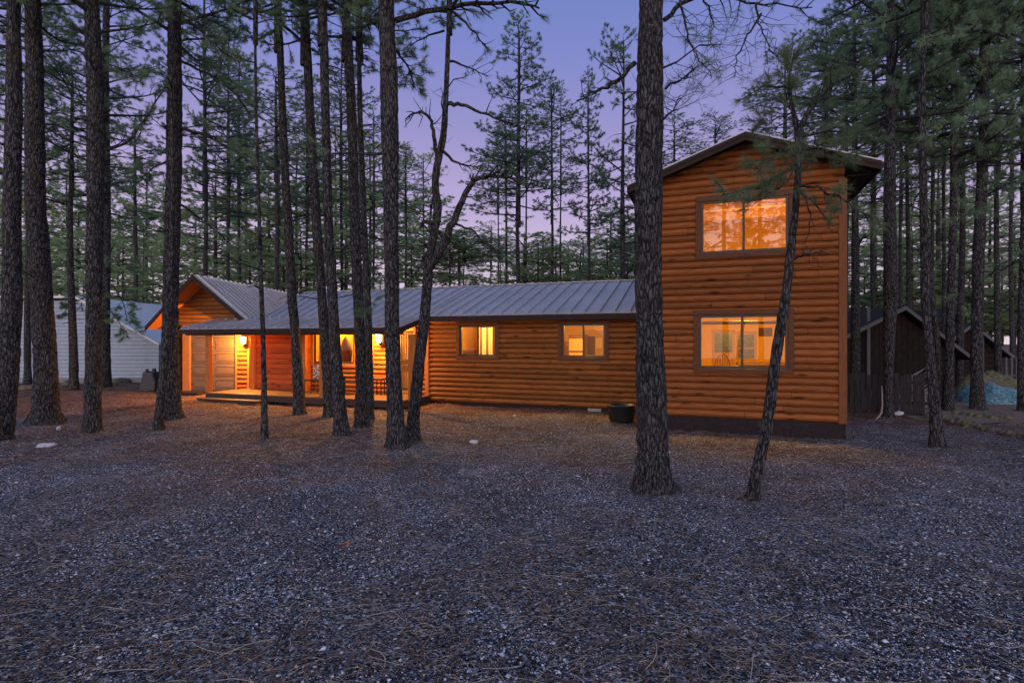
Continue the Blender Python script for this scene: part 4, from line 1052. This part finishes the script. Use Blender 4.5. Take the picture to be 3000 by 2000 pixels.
# --- near trunks traced as their own shapes: nodes (x, y, width) in the photograph, each at its own depth
def lattice(nz, nt, rng): return rng.random((nz, nt))
def samp(G, z, t):
    nz, nt = G.shape; z = z % nz; t = t % nt; zi = z.astype(int); ti = t.astype(int); fz = z - zi; ft = t - ti
    fz = fz * fz * (3 - 2 * fz); ft = ft * ft * (3 - 2 * ft); z1 = (zi + 1) % nz; t1 = (ti + 1) % nt
    return (G[zi, ti] * (1 - fz) + G[z1, ti] * fz) * (1 - ft) + (G[zi, t1] * (1 - fz) + G[z1, t1] * fz) * ft
def near_trunk(nodes, Y, seed, ztop=None, ns=56, amp=.07, flare=1.0, rooty=None, step=.035):
    rng = np.random.default_rng(seed)
    P_ = [px(x, y, Y) for x, y, w in nodes]; zs = np.array([p[2] for p in P_]); xs = np.array([p[0] for p in P_]); rs = np.array([w * .89 / 3200 * Y for x, y, w in nodes])
    o = np.argsort(zs); zs, xs, rs = zs[o], xs[o], rs[o]
    X0 = xs[0]; z0 = float(gz(X0, Y)); zs[0] = min(zs[0], z0)
    if ztop:
        zs = np.append(zs, ztop); xs = np.append(xs, xs[-1] + (xs[-1] - xs[-2]) / max(.3, zs[-2] - zs[-3]) * min(1.5, ztop - zs[-2]) * .5); rs = np.append(rs, rs[-1] * .25)
    top = zs[-1]; vis = min(top, CH + 1040 / 1600 * Y)
    z = np.concatenate([np.arange(z0 - .12, vis, step), np.arange(vis, top, .25), [top]])
    x = np.interp(z, zs, xs); r_ = np.interp(z, zs, rs)
    kw = 9; ker = np.ones(kw) / kw; xp = np.pad(x, kw // 2, mode='reflect', reflect_type='odd'); x = np.convolve(xp, ker, 'valid')
    yw = .03 * np.sin(z * .7 + seed)
    th = np.arange(ns) * 2 * math.pi / ns
    ZZ, TT = np.meshgrid(z, th, indexing='ij')
    nt1 = max(8, int(rs.max() * 90)); G1 = lattice(64, nt1, rng); G2 = lattice(64, nt1 * 2, rng); G3 = lattice(40, 5, rng)
    w1 = samp(G1, ZZ / .16, TT / 6.28319 * nt1 + .6 * np.sin(ZZ * 5)); w2 = samp(G2, ZZ / .05, TT / 6.28319 * nt1 * 2); w3 = samp(G3, ZZ / .5, TT / 6.28319 * 5)
    ridge = 1 - np.abs(2 * w1 - 1)
    rr = r_[:, None] * (1 - amp * ridge ** 2 * 1.6 + .035 * (w2 - .5) + .10 * (w3 - .5))
    hb = np.clip(ZZ - z0, 0, 9)
    rr = rr * (1 + flare * np.exp(-hb / .13) * (.12 + .22 * np.maximum(0, np.sin(TT * 5 + seed)) ** 2))
    V = np.stack([x[:, None] + rr * np.cos(TT) - X0, yw[:, None] + rr * np.sin(TT), ZZ - z0], 2).reshape(-1, 3)
    k = len(z); idx = np.arange(k * ns).reshape(k, ns)
    F = np.stack([idx[:-1].ravel(), np.roll(idx, -1, 1)[:-1].ravel(), np.roll(idx, -1, 1)[1:].ravel(), idx[1:].ravel()], 1)
    info = dict(X0=X0, Y=Y, z0=z0, x_at=lambda zz: float(np.interp(zz, z, x)), r_at=lambda zz: float(np.interp(zz, z, r_)))
    return np_mesh('trunk', V, F, [M['bark']], smooth=True), info

def limb(buf, info, pts, r0, rng, **k):
    """pts: (x, y, Y) photograph positions with depth, in the tree's own frame"""
    Pp = np.array([px(*p) for p in pts]) - np.array((info['X0'], info['Y'], info['z0']))
    n = max(6, len(Pp) * 3); t = np.linspace(0, 1, len(Pp)); tt = np.linspace(0, 1, n)
    Q = np.stack([np.interp(tt, t, Pp[:, j]) for j in range(3)], 1)
    for _ in range(2): Q[1:-1] = (Q[:-2] + 2 * Q[1:-1] + Q[2:]) / 4
    Q[1:-1] += rng.normal(0, .012, Q[1:-1].shape)
    grow(buf, Q, r0, rng, **k)

def near_tree(label, nodes, Y, seed, ztop, crown=None, crad=1.0, cbase=None, limbs=(), dead=6, group='pines in the front yard', **kw):
    me, info = near_trunk(nodes, Y, seed, ztop, **kw)
    r_ = empty('pine_tree', (info['X0'], Y, info['z0']), 0, label, 'tree', group)
    obj('trunk', me, r_); rng = np.random.default_rng(seed + 500)
    if crown is not None:
        zb = cbase - info['z0']; c = obj('crown', crown, r_); c.location = (info['x_at'](cbase + 1.5) - info['X0'], 0, zb)
        c.scale = (crad, crad, (ztop + .6 - cbase) / 9.0); c.rotation_euler = (0, 0, seed * 1.7)
    def emit(b, nm):
        if b.n: obj(nm, b.mesh(nm, [M['bark'], M['needle']]), r_)
    for _ in range(dead):      # bare broken branches under the crown
        zz = rng.uniform(2.6, (cbase or 6) + 1.5); ph_ = rng.random() * 6.283; L = rng.uniform(.25, 1.3)
        p = np.array((info['x_at'](zz) - info['X0'], 0, zz - info['z0'])); d = np.array((math.cos(ph_), math.sin(ph_), rng.uniform(-.2, .35)))
        pts = [p, p + d * L * .35 + rng.normal(0, .03, 3), p + d * L * .7 + rng.normal(0, .05, 3), p + d * L + np.array((0, 0, -.12 * L))]
        b = Buf(); grow(b, pts, .016, rng, tw=.35, ntw=4, bare=1.0, start=.3); emit(b, 'dead_branch')
    for l in limbs:
        l = dict(l); pts = l.pop('pts'); b = Buf(); limb(b, info, pts, l.pop('r', .03), rng, **l); emit(b, 'branch')
    return r_, info
C0, C1, C2, C3 = CR
full = dict(tw=.42, ntw=16, tn=22, nl=.12, nw=.0065, start=.3, tufts=2, sub=True, spread=1.2, drop=.15)
near_tree('thick dark trunk cut by the left edge of the photo', [(39, 0, 37), (45, 344, 46), (37, 689, 50), (33, 895, 56), (17, 1094, 64), (-8, 1290, 76)], 9.9, 1, 17, C0, 1.0, 7.6, dead=14)
near_tree('thick flared trunk second from the left edge', [(93, 0, 43), (101, 344, 53), (105, 574, 57), (114, 689, 62), (125, 895, 62), (134, 1094, 67), (131, 1200, 76), (131, 1240, 88)], 12.0, 2, 18, C1, 1.1, 8.2, dead=14, flare=1.6)
near_tree('straight trunk third from left before the pale shed', [(265, 0, 44), (279, 344, 52), (279, 689, 50), (278, 895, 46), (275, 1094, 47), (270, 1267, 56)], 10.8, 3, 17, C3, 1.1, 7.8, dead=16,
          limbs=[dict(pts=[(300, 215, 10.8), (345, 200, 10.6), (380, 215, 10.4), (395, 240, 10.2)], r=.03, **full), dict(pts=[(300, 440, 10.8), (380, 420, 11.2), (460, 300, 11.5), (490, 250, 11.6)], r=.03, **full)])
near_tree('straight dark trunk standing before the garage gable', [(515, 0, 40), (510, 344, 47), (503, 689, 48), (500, 895, 47), (503, 1094, 54), (507, 1228, 60)], 12.6, 4, 18, C3, 1.1, 8.6, dead=14,
          limbs=[dict(pts=[(530, 65, 12.6), (570, 70, 12.3), (625, 130, 12), (690, 180, 11.8)], r=.035, **full), dict(pts=[(530, 120, 12.6), (610, 110, 12.8), (690, 118, 13)], r=.03, **full),
                 dict(pts=[(530, 375, 12.6), (600, 395, 12.3), (670, 430, 12.0), (740, 480, 11.8)], r=.04, **full), dict(pts=[(530, 180, 12.6), (620, 220, 12.8), (700, 280, 13), (740, 350, 13.2)], r=.035, **full),
                 dict(pts=[(495, 470, 12.6), (450, 490, 12.9), (400, 540, 13.2)], r=.03, **full), dict(pts=[(530, 600, 12.6), (590, 640, 12.8), (660, 700, 13), (700, 740, 13.1)], r=.03, **full)])
near_tree('slim trunk leaning right at the foot of the garage tree', [(503, 560, 12), (500, 780, 20), (492, 950, 25), (480, 1094, 27), (470, 1200, 29), (464, 1265, 34)], 10.9, 5, 8.0, None, dead=3)
near_tree('very thin pole straight trunk before the porch steps', [(749, 0, 8), (752, 344, 10), (759, 689, 13), (765, 895, 15), (769, 1000, 16), (773, 1132, 18), (775, 1288, 25)], 10.0, 6, 13, C1, .5, 7.5, dead=16, step=.04)
near_tree('trunk leaning slightly left before the red porch wall', [(813, 0, 21), (829, 344, 24), (847, 689, 29), (856, 895, 30), (861, 938, 30), (870, 1075, 34), (877, 1218, 43)], 13.2, 7, 18, C2, 1.0, 9.2, dead=14)
near_tree('darker trunk closely behind its leaning twin by the porch', [(891, 0, 26), (908, 344, 30), (931, 689, 31), (941, 830, 30), (952, 1000, 33), (966, 1206, 40)], 13.0, 8, 18, C0, 1.0, 8.8, dead=12)
near_tree('rough trunk leaning left in front of its twin by the porch', [(944, 0, 28), (953, 344, 29), (964, 689, 30), (974, 830, 34), (979, 938, 35), (986, 1075, 40), (996, 1213, 44), (1004, 1268, 54)], 10.7, 9, 17, C1, 1.0, 8.0, dead=14)
near_tree('trunk left of the right lantern before the deck', [(1013, 0, 27), (1030, 344, 34), (1040, 689, 36), (1052, 895, 36), (1056, 1000, 36), (1060, 1120, 38), (1060, 1248, 50)], 11.6, 10, 18, C3, 1.05, 8.2, dead=14,
          limbs=[dict(pts=[(1075, 905, 11.6), (1090, 880, 11.4), (1060, 920, 11.2)], r=.012, tw=.35, ntw=12, tn=20, nl=.16, nw=.006, start=.1, tufts=3)])
near_tree('slim dark trunk closely behind the lantern trunk', [(1052, 0, 12), (1055, 344, 18), (1066, 689, 22), (1078, 900, 23), (1084, 1075, 24), (1085, 1232, 30)], 12.5, 11, 17, C2, .9, 8.6, dead=12)
near_tree('thick trunk just right of the right porch lantern', [(1132, 0, 52), (1140, 230, 58), (1142, 344, 62), (1144, 520, 53), (1145, 689, 50), (1147, 895, 49), (1151, 1075, 50), (1158, 1213, 57), (1166, 1310, 74)], 9.3, 12, 17, C0, 1.0, 7.6, dead=12, flare=1.3,
          limbs=[dict(pts=[(1160, 60, 9.3), (1260, 32, 9.1), (1400, 8, 8.9), (1520, 5, 8.7), (1580, 25, 8.6)], r=.06, tw=.6, ntw=18, tn=16, nl=.14, nw=.005, start=.35, tufts=2, bare=.5, sub=True),
                 dict(pts=[(1155, 60, 9.3), (1080, 70, 9.6), (1040, 90, 9.9)], r=.04, **full), dict(pts=[(1165, 150, 9.3), (1200, 200, 9.6), (1210, 260, 9.8)], r=.03, **full),
                 dict(pts=[(1120, 450, 9.3), (1000, 445, 9.5), (900, 470, 9.7)], r=.025, tw=.5, ntw=8, tn=16, nl=.13, nw=.006, start=.5, bare=.5)])
# bent tree
bt = [(1316, 0, 12), (1312, 172, 17), (1306, 300, 18), (1303, 370, 22), (1296, 420, 24), (1284, 470, 25), (1276, 520, 25), (1276, 560, 25), (1283, 600, 29), (1281, 640, 27), (1268, 700, 27), (1255, 775, 32), (1250, 850, 34), (1247, 895, 35), (1241, 950, 36), (1226, 1075, 41), (1211, 1213, 42), (1205, 1292, 54)]
dd = dict(tw=.5, ntw=10, tn=14, nl=.13, nw=.006, start=.45, tufts=2, bare=.4, sides=8)
near_tree('crooked forked trunk with a bare arching limb left of the wing', bt, 9.9, 13, 12.5, C1, .7, 7.6, dead=8, limbs=[
    dict(pts=[(1258, 785, 9.9), (1290, 730, 9.8), (1318, 680, 9.75), (1345, 610, 9.7), (1372, 545, 9.65), (1405, 515, 9.6), (1470, 512, 9.6), (1530, 530, 9.5)], r=.085, tw=.5, ntw=14, tn=14, nl=.13, nw=.006, start=.55, tufts=2, bare=.35, sides=12),
    dict(pts=[(1281, 460, 9.9), (1274, 420, 9.8), (1267, 370, 9.75), (1250, 332, 9.7), (1215, 328, 9.7), (1188, 350, 9.7)], r=.045, tw=.45, ntw=12, start=.4, bare=1.0, sides=8, tn=10),
    dict(pts=[(1308, 305, 9.9), (1345, 305, 9.8), (1395, 325, 9.7), (1450, 345, 9.6), (1545, 382, 9.5)], r=.04, **dd),
    dict(pts=[(1300, 445, 9.9), (1330, 470, 9.9), (1365, 488, 9.9), (1405, 488, 9.9)], r=.03, **dd),
    dict(pts=[(1268, 655, 9.9), (1240, 648, 9.9), (1232, 672, 9.9)], r=.05, ntw=2, bare=1.0, tw=.2, sides=8),
    dict(pts=[(1285, 680, 9.9), (1300, 705, 9.8), (1285, 722, 9.8)], r=.04, ntw=2, bare=1.0, tw=.15, sides=8),
    dict(pts=[(1250, 740, 9.9), (1225, 790, 9.8), (1195, 830, 9.7)], r=.03, ntw=5, bare=1.0, tw=.3),
    dict(pts=[(1330, 655, 9.7), (1370, 665, 9.9), (1420, 710, 10.1), (1465, 740, 10.2)], r=.025, **dd),
    dict(pts=[(1318, 30, 9.9), (1380, 80, 9.9), (1430, 150, 9.9)], r=.03, **dd), dict(pts=[(1318, 180, 9.9), (1360, 190, 10.1), (1420, 220, 10.3)], r=.025, **dd),
    dict(pts=[(1302, 90, 9.9), (1240, 110, 10), (1180, 160, 10.2)], r=.025, **full)])
# big front trunk
hang = dict(tw=.42, ntw=22, tn=7, nl=.10, nw=.0035, start=.15, tufts=1, bare=.35, sub=True, spread=.9)
near_tree('thickest rough trunk in the foreground left of the tower', [(1907, 0, 78), (1902, 200, 84), (1901, 344, 90), (1898, 520, 90), (1899, 689, 90), (1902, 895, 91), (1906, 1000, 94), (1909, 1099, 97), (1913, 1264, 103), (1914, 1370, 112), (1916, 1436, 136)], 6.6, 14, 16, C3, .9, 6.6, dead=4, ns=110, step=.02, amp=.085, flare=1.2, limbs=[
    dict(pts=[(1860, 185, 6.6), (1800, 245, 6.5), (1740, 270, 6.4), (1690, 295, 6.3)], r=.03, tw=.3, ntw=10, bare=.9, tn=8, nl=.09, nw=.004, sides=8),
    dict(pts=[(1940, 190, 6.6), (1900, 210, 6.3)], r=.022, ntw=2, bare=1.0, tw=.1), 
    dict(pts=[(1945, 60, 6.6), (2000, 10, 6.6), (2080, -20, 6.6), (2170, 5, 6.6), (2250, 15, 6.6), (2380, 22, 6.5)], r=.03, **hang),
    dict(pts=[(1985, -30, 6.6), (2000, 50, 6.5), (2015, 120, 6.5), (2050, 180, 6.4), (2085, 230, 6.4)], r=.018, **hang),
    dict(pts=[(2215, 10, 6.6), (2225, 60, 6.5), (2240, 120, 6.5), (2290, 190, 6.4)], r=.016, **hang),
    dict(pts=[(2230, 40, 6.6), (2190, 100, 6.6), (2160, 170, 6.6), (2150, 230, 6.5)], r=.014, **hang),
    dict(pts=[(2060, -20, 6.6), (2090, 60, 6.7), (2080, 130, 6.8)], r=.014, **hang),
    dict(pts=[(1950, 260, 6.6), (2000, 230, 6.8), (2040, 200, 7)], r=.016, **hang),
    dict(pts=[(1945, 350, 6.6), (1975, 320, 6.8), (1990, 280, 7)], r=.014, **hang)])
# slender leaning tree in front of the tower
M['needle_save'] = M['needle']; M['needle'] = M['needle_near']
lw = dict(tw=.26, ntw=13, tn=15, nl=.13, nw=.0038, start=.2, tufts=3, spread=.8, sub=True)
dw = dict(tw=.22, ntw=9, bare=1.0, start=.3, tn=4)
near_tree('slender leaning young pine before the tower wall', [(2328, 150, 5), (2311, 220, 8), (2312, 287, 12), (2326, 350, 17), (2338, 415, 23), (2336, 486, 24), (2326, 622, 24), (2312, 740, 28), (2302, 850, 32), (2289, 930, 34), (2276, 1016, 35), (2265, 1099, 35), (2256, 1182, 38), (2245, 1265, 39), (2227, 1347, 39), (2212, 1420, 41), (2208, 1462, 48)], 6.25, 15, None, None, dead=0, ns=64, step=.02, amp=.1, limbs=[
    dict(pts=[(2322, 340, 6.25), (2311, 280, 6.25), (2310, 220, 6.25), (2325, 160, 6.25)], r=.012, **dict(lw, ntw=26, start=.1)),
    dict(pts=[(2338, 405, 6.25), (2355, 350, 6.25), (2384, 298, 6.25), (2425, 262, 6.2), (2488, 224, 6.1), (2540, 190, 6.0)], r=.035, **dict(lw, sides=10)),
    dict(pts=[(2335, 470, 6.2), (2290, 510, 6.0), (2240, 545, 5.9), (2170, 560, 5.8), (2110, 575, 5.8)], r=.016, **lw),
    dict(pts=[(2335, 490, 6.2), (2300, 540, 6.0), (2250, 575, 5.9), (2190, 590, 5.9)], r=.014, **lw),
    dict(pts=[(2338, 430, 6.2), (2290, 440, 6.1), (2240, 470, 6.0), (2210, 500, 6.0)], r=.013, **lw),
    dict(pts=[(2345, 545, 6.2), (2390, 545, 6.1), (2440, 570, 6.0), (2490, 600, 5.9), (2555, 640, 5.8)], r=.018, **dict(lw, ntw=14, bare=.4)),
    dict(pts=[(2340, 440, 6.2), (2400, 430, 6.2), (2450, 450, 6.2), (2500, 470, 6.2)], r=.016, **lw),
    dict(pts=[(2345, 400, 6.2), (2420, 380, 6.3), (2500, 400, 6.3), (2560, 405, 6.3)], r=.014, **lw),
    dict(pts=[(2340, 560, 6.2), (2380, 590, 6.1), (2420, 640, 6.0), (2440, 680, 6.0)], r=.012, **dict(lw, ntw=10, bare=.3)),
    dict(pts=[(2350, 560, 6.2), (2375, 620, 6.1), (2370, 680, 6.1), (2352, 740, 6.1)], r=.012, **dw),
    dict(pts=[(2325, 762, 6.25), (2350, 748, 6.2), (2385, 742, 6.1), (2408, 735, 6.1)], r=.014, **dw),
    dict(pts=[(2350, 740, 6.2), (2395, 760, 6.1), (2400, 800, 6.1)], r=.006, **dw),
    dict(pts=[(2355, 360, 6.25), (2385, 380, 6.5), (2390, 440, 6.6)], r=.012, **lw),
    dict(pts=[(2320, 330, 6.25), (2270, 350, 6.4), (2215, 375, 6.5)], r=.012, **dict(lw, bare=.4)),
    dict(pts=[(2312, 260, 6.25), (2240, 250, 6.3), (2190, 290, 6.4)], r=.012, **dict(lw, bare=.5))])
M['needle'] = M['needle_save']
near_tree('trunk leaning left in front of the right picket fence', [(2711, 0, 14), (2705, 344, 21), (2706, 689, 25), (2708, 895, 27), (2722, 1068, 28), (2732, 1144, 31), (2739, 1221, 35), (2747, 1312, 48)], 9.2, 16, 15, C1, .8, 7.2, dead=16)
near_tree('pale trunk rising behind the gap of the picket fence', [(2608, 60, 22), (2609, 344, 30), (2610, 689, 38), (2610, 850, 44), (2603, 1000, 36), (2599, 1144, 24), (2600, 1226, 32)], 12.8, 17, 16, C2, 1.1, 6.6, dead=12)
near_tree('thick trunk standing at the left end of the blue tarp', [(2890, 0, 22), (2880, 344, 28), (2872, 689, 33), (2866, 895, 34), (2861, 1100, 35), (2863, 1207, 44)], 14.0, 18, 18, C0, 1.2, 6.4, dead=14)
near_tree('trunk at the right edge beside the blue tarp', [(3010, 0, 16), (3002, 500, 20), (2997, 900, 22), (2996, 1204, 30)], 13.6, 19, 17, C1, 1.1, 5.6, dead=12)
near_tree('dark trunk just left of the tarp beyond the fence', [(2800, 0, 12), (2792, 500, 20), (2785, 900, 24), (2782, 1208, 30)], 13.8, 20, 17, C2, 1.0, 6.0, dead=10)
near_tree('slim trunk leaning left beside the fence tree', [(2700, 400, 10), (2720, 800, 17), (2745, 1000, 18), (2762, 1206, 22)], 14.0, 21, 12, C1, .7, 7.0, dead=8)
# twisted pale root or sprout beside the fence trunk
P = px(2585, 1240, 12.3); P[2] = float(gz(P[0], P[1]))
m = MB(); m.tube([(-.18, -.05, 0), (-.10, 0, .04), (-.02, 0, .14), (0, 0, .35), (0, .02, .75)], [.012, .02, .022, .018, .008], 8)
tag(m.build('dead_sapling', M['deadwood'], None, tuple(P)), 'curved pale dead sapling at the foot of the fence trunk', 'sapling')

lowl = dict(tw=.6, ntw=12, tn=26, nl=.14, nw=.012, start=.3, tufts=2, sub=True, spread=1.2)
near_tree('reddish trunk close behind the third trunk by the pale shed', [(311, -100, 20), (311, 450, 22), (311, 900, 26), (311, 1144, 32)], 20.0, 22, 15, C0, 1.1, 6.3, dead=10, group='pines behind the cabin', step=.06, ns=32, limbs=[
    dict(pts=[(320, 830, 20), (345, 850, 19.6), (365, 900, 19.2), (372, 940, 19)], r=.03, **lowl), dict(pts=[(302, 860, 20), (250, 870, 19.8), (205, 890, 19.6), (180, 930, 19.5)], r=.03, **lowl),
    dict(pts=[(322, 910, 20), (350, 940, 19.6), (375, 990, 19.3)], r=.025, **lowl), dict(pts=[(320, 760, 20), (370, 770, 19.6), (400, 800, 19.3)], r=.03, **lowl)])
# --- middle distance pines: (x, depth, top row, lowest branch row, trunk width px, crown, spread, label)
mid = [
 (210, 19.0, 190, 560, 24, C1, 1.0, 'slim forked pine before the pale shed, right of the flared trunk'),
 (84, 21.5, -200, 600, 18, C2, 1.1, 'slim pine in front of the pale shed between the two left trunks'),
 (-60, 16.0, -300, 500, 30, C0, 1.2, 'pine beyond the left edge with branches reaching in'),
 (396, 27.0, 330, 700, 14, C1, 1.0, 'small pine between the pale shed and the garage gable'),
 (600, 26.0, -50, 560, 16, C0, 1.2, 'pine rising behind the garage ridge, left'),
 (669, 28.0, 60, 640, 13, C2, 1.2, 'slim pine behind the garage roof'),
 (809, 24.0, 200, 520, 18, C1, 1.2, 'dark pine behind the meeting of the garage and wing roofs'),
 (700, 33.0, 150, 600, 12, C0, 1.3, 'distant pine left of the roof valley'),
 (900, 30.0, 250, 640, 12, C2, 1.2, 'bushy pine behind the porch roof'),
 (1000, 34.0, 120, 600, 12, C0, 1.2, 'tall pine behind the porch roof, left of the lantern trunks'),
 (1095, 30.0, 320, 680, 10, C1, 1.0, 'thin pine behind the right lantern'),
 (1189, 32.0, 430, 620, 9, C2, .9, 'short pine seen between the thick lantern trunk and the crooked tree'),
 (1459, 34.0, 420, 620, 8, C1, 1.0, 'thin short pine left of the tallest centre pine'),
 (1482, 29.0, 330, 560, 11, C2, .9, 'slim pine tightly left of the tallest centre pine'),
 (1519, 25.0, 55, 640, 17, C2, 1.25, 'tallest dense pine in the centre gap of sky'),
 (1542, 30.0, 300, 540, 9, C1, .9, 'slim pine tightly right of the tallest centre pine'),
 (1617, 28.0, 235, 640, 12, C1, .85, 'pine right of the tallest centre pine with a rounded tip'),
 (1643, 29.0, 270, 560, 8, C1, .7, 'thin pale pine close beside the rounded tip pine'),
 (1724, 26.0, 215, 700, 12, C2, .75, 'narrow spire pine in the centre right of the sky gap'),
 (1826, 25.0, 95, 760, 20, C1, 1.0, 'tall sparse pine left of the big front trunk'),
 (1862, 30.0, 420, 800, 9, C2, .9, 'short pine hiding behind the big front trunk'),
 (1975, 30.0, 330, 560, 10, C0, .9, 'pine showing above the tower eave beside the big trunk'),
 (2095, 34.0, 335, 470, 8, C3, .9, 'round topped pine just above the tower ridge, left'),
 (2300, 24.0, 150, 420, 14, C1, 1.1, 'pine top behind the tower ridge, right'),
 (2420, 19.0, 60, 500, 18, C3, .9, 'dense pine behind the right half of the tower roof'),
 (2504, 16.0, -60, 560, 28, C2, 1.1, 'trunk just right of the tower corner, behind the fence'),
 (2559, 21.0, -20, 600, 16, C1, 1.1, 'thinner trunk second right of the tower corner'),
 (2660, 20.0, -150, 420, 16, C3, .9, 'pine behind the brown cabin, left of the fence tree'),
 (2733, 24.0, -80, 560, 12, C1, .9, 'pine right of the tall fence tree, far back'),
 (2765, 22.0, -150, 480, 14, C3, .9, 'pine between the fence tree and the amber window cabin'),
 (2817, 20.0, -200, 480, 20, C1, 1.2, 'pine in front of the amber window cabin'),
 (2922, 18.0, -250, 480, 18, C3, 1.0, 'pine above the blue tarp, behind it'),
 (2965, 24.0, -100, 560, 14, C3, 1.0, 'pine near the log cottage porch'),
 (3060, 15.0, -300, 560, 24, C0, 1.3, 'pine beyond the right edge with branches reaching in'),
 (2640, 28.0, -50, 620, 12, C1, 1.0, 'bushy pine far behind the brown cabin'),
 (2480, 27.0, 100, 640, 11, C0, 1.2, 'bushy pine far behind the tower corner'),
]
for (x, Y, top, by, w, cm, rad, lab) in mid: tree(x, Y, top, by, w, cm, lab, 'pines behind the cabin', rad)
# low overhanging branches at the top right, from a pine beyond the edge
near_tree('pine just beyond the right edge, its long needled boughs overhanging', [(3130, 0, 50), (3125, 700, 56), (3120, 1300, 66)], 8.6, 33, 14, C0, .8, 6.6, dead=0, limbs=[
    dict(pts=[(3120, 560, 8.6), (3000, 520, 8.4), (2900, 560, 8.2), (2820, 640, 8.0)], r=.035, **full), dict(pts=[(3120, 700, 8.6), (2960, 770, 8.3), (2860, 830, 8.1), (2780, 900, 8)], r=.03, tw=.5, ntw=12, tn=12, nl=.14, nw=.005, bare=.5),
    dict(pts=[(3120, 200, 8.6), (2980, 120, 8.4), (2860, 80, 8.2), (2760, 100, 8)], r=.035, **full), dict(pts=[(3120, 380, 8.6), (2980, 330, 8.4), (2880, 330, 8.2), (2790, 380, 8)], r=.035, **full)])
# distant pines, closer together with distance
rnd = random.Random(21); farl = []
for k in range(76):
    x = -350 + 3700 * (k + rnd.uniform(-.4, .4)) / 75; Y = rnd.uniform(36, 66)
    gap = 1330 < x < 2350
    top = rnd.uniform(560, 760) if gap else rnd.uniform(330, 640); farl.append((x, Y, top, min(rnd.uniform(760, 860), 880), rnd.choice(CF), rnd.uniform(1.4, 2.1)))
farl.sort()
for i, (x, Y, top, by, cm, rad) in enumerate(farl):
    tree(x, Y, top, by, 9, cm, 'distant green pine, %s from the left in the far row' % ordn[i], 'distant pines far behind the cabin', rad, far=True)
yl = []
for k in range(62):
    x = -250 + 3500 * (k + rnd.uniform(-.4, .4)) / 61; yl.append((x, rnd.uniform(27, 38), rnd.uniform(640, 830), rnd.uniform(940, 980), rnd.choice(CF), rnd.uniform(.9, 1.4)))
yl.sort()
for i, (x, Y, top, by, cm, rad) in enumerate(yl):
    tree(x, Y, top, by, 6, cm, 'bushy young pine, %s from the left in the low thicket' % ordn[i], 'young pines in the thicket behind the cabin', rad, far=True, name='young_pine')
ll = []
for k in range(34):
    x = (-260 + 800 * (k + rnd.random()) / 15) if k < 15 else (2420 + 720 * (k - 15 + rnd.random()) / 19)
    ll.append((x, rnd.uniform(33, 46), rnd.uniform(740, 850), rnd.uniform(985, 1000), rnd.choice(CF), rnd.uniform(1.1, 1.6)))
ll.sort()
for i, (x, Y, top, by, cm, rad) in enumerate(ll):
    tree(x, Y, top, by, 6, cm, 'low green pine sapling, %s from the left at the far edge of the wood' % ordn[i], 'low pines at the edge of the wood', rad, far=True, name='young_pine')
# the pines across the road that the upper window mirrors
for i, (u, v, w) in enumerate(((.6, -9.0, .9), (2.6, -12, 1.2), (4.6, -8.5, 1.0), (-1.8, -14, 1.2), (6.5, -15, 1.2))):
    r_ = empty('pine_tree', (u * c_ + v * s_, -u * s_ + v * c_, 0), i, 'pine mirrored in the upper tower window, %s in the row' % ordn[i], 'tree', 'pines mirrored in the window')
    t = obj('trunk', TRK[i % 2], r_); c = obj('crown', CR[(i + 1) % 4], r_, (0, 0, 5.0)); c.scale = (w, w, 1.2)
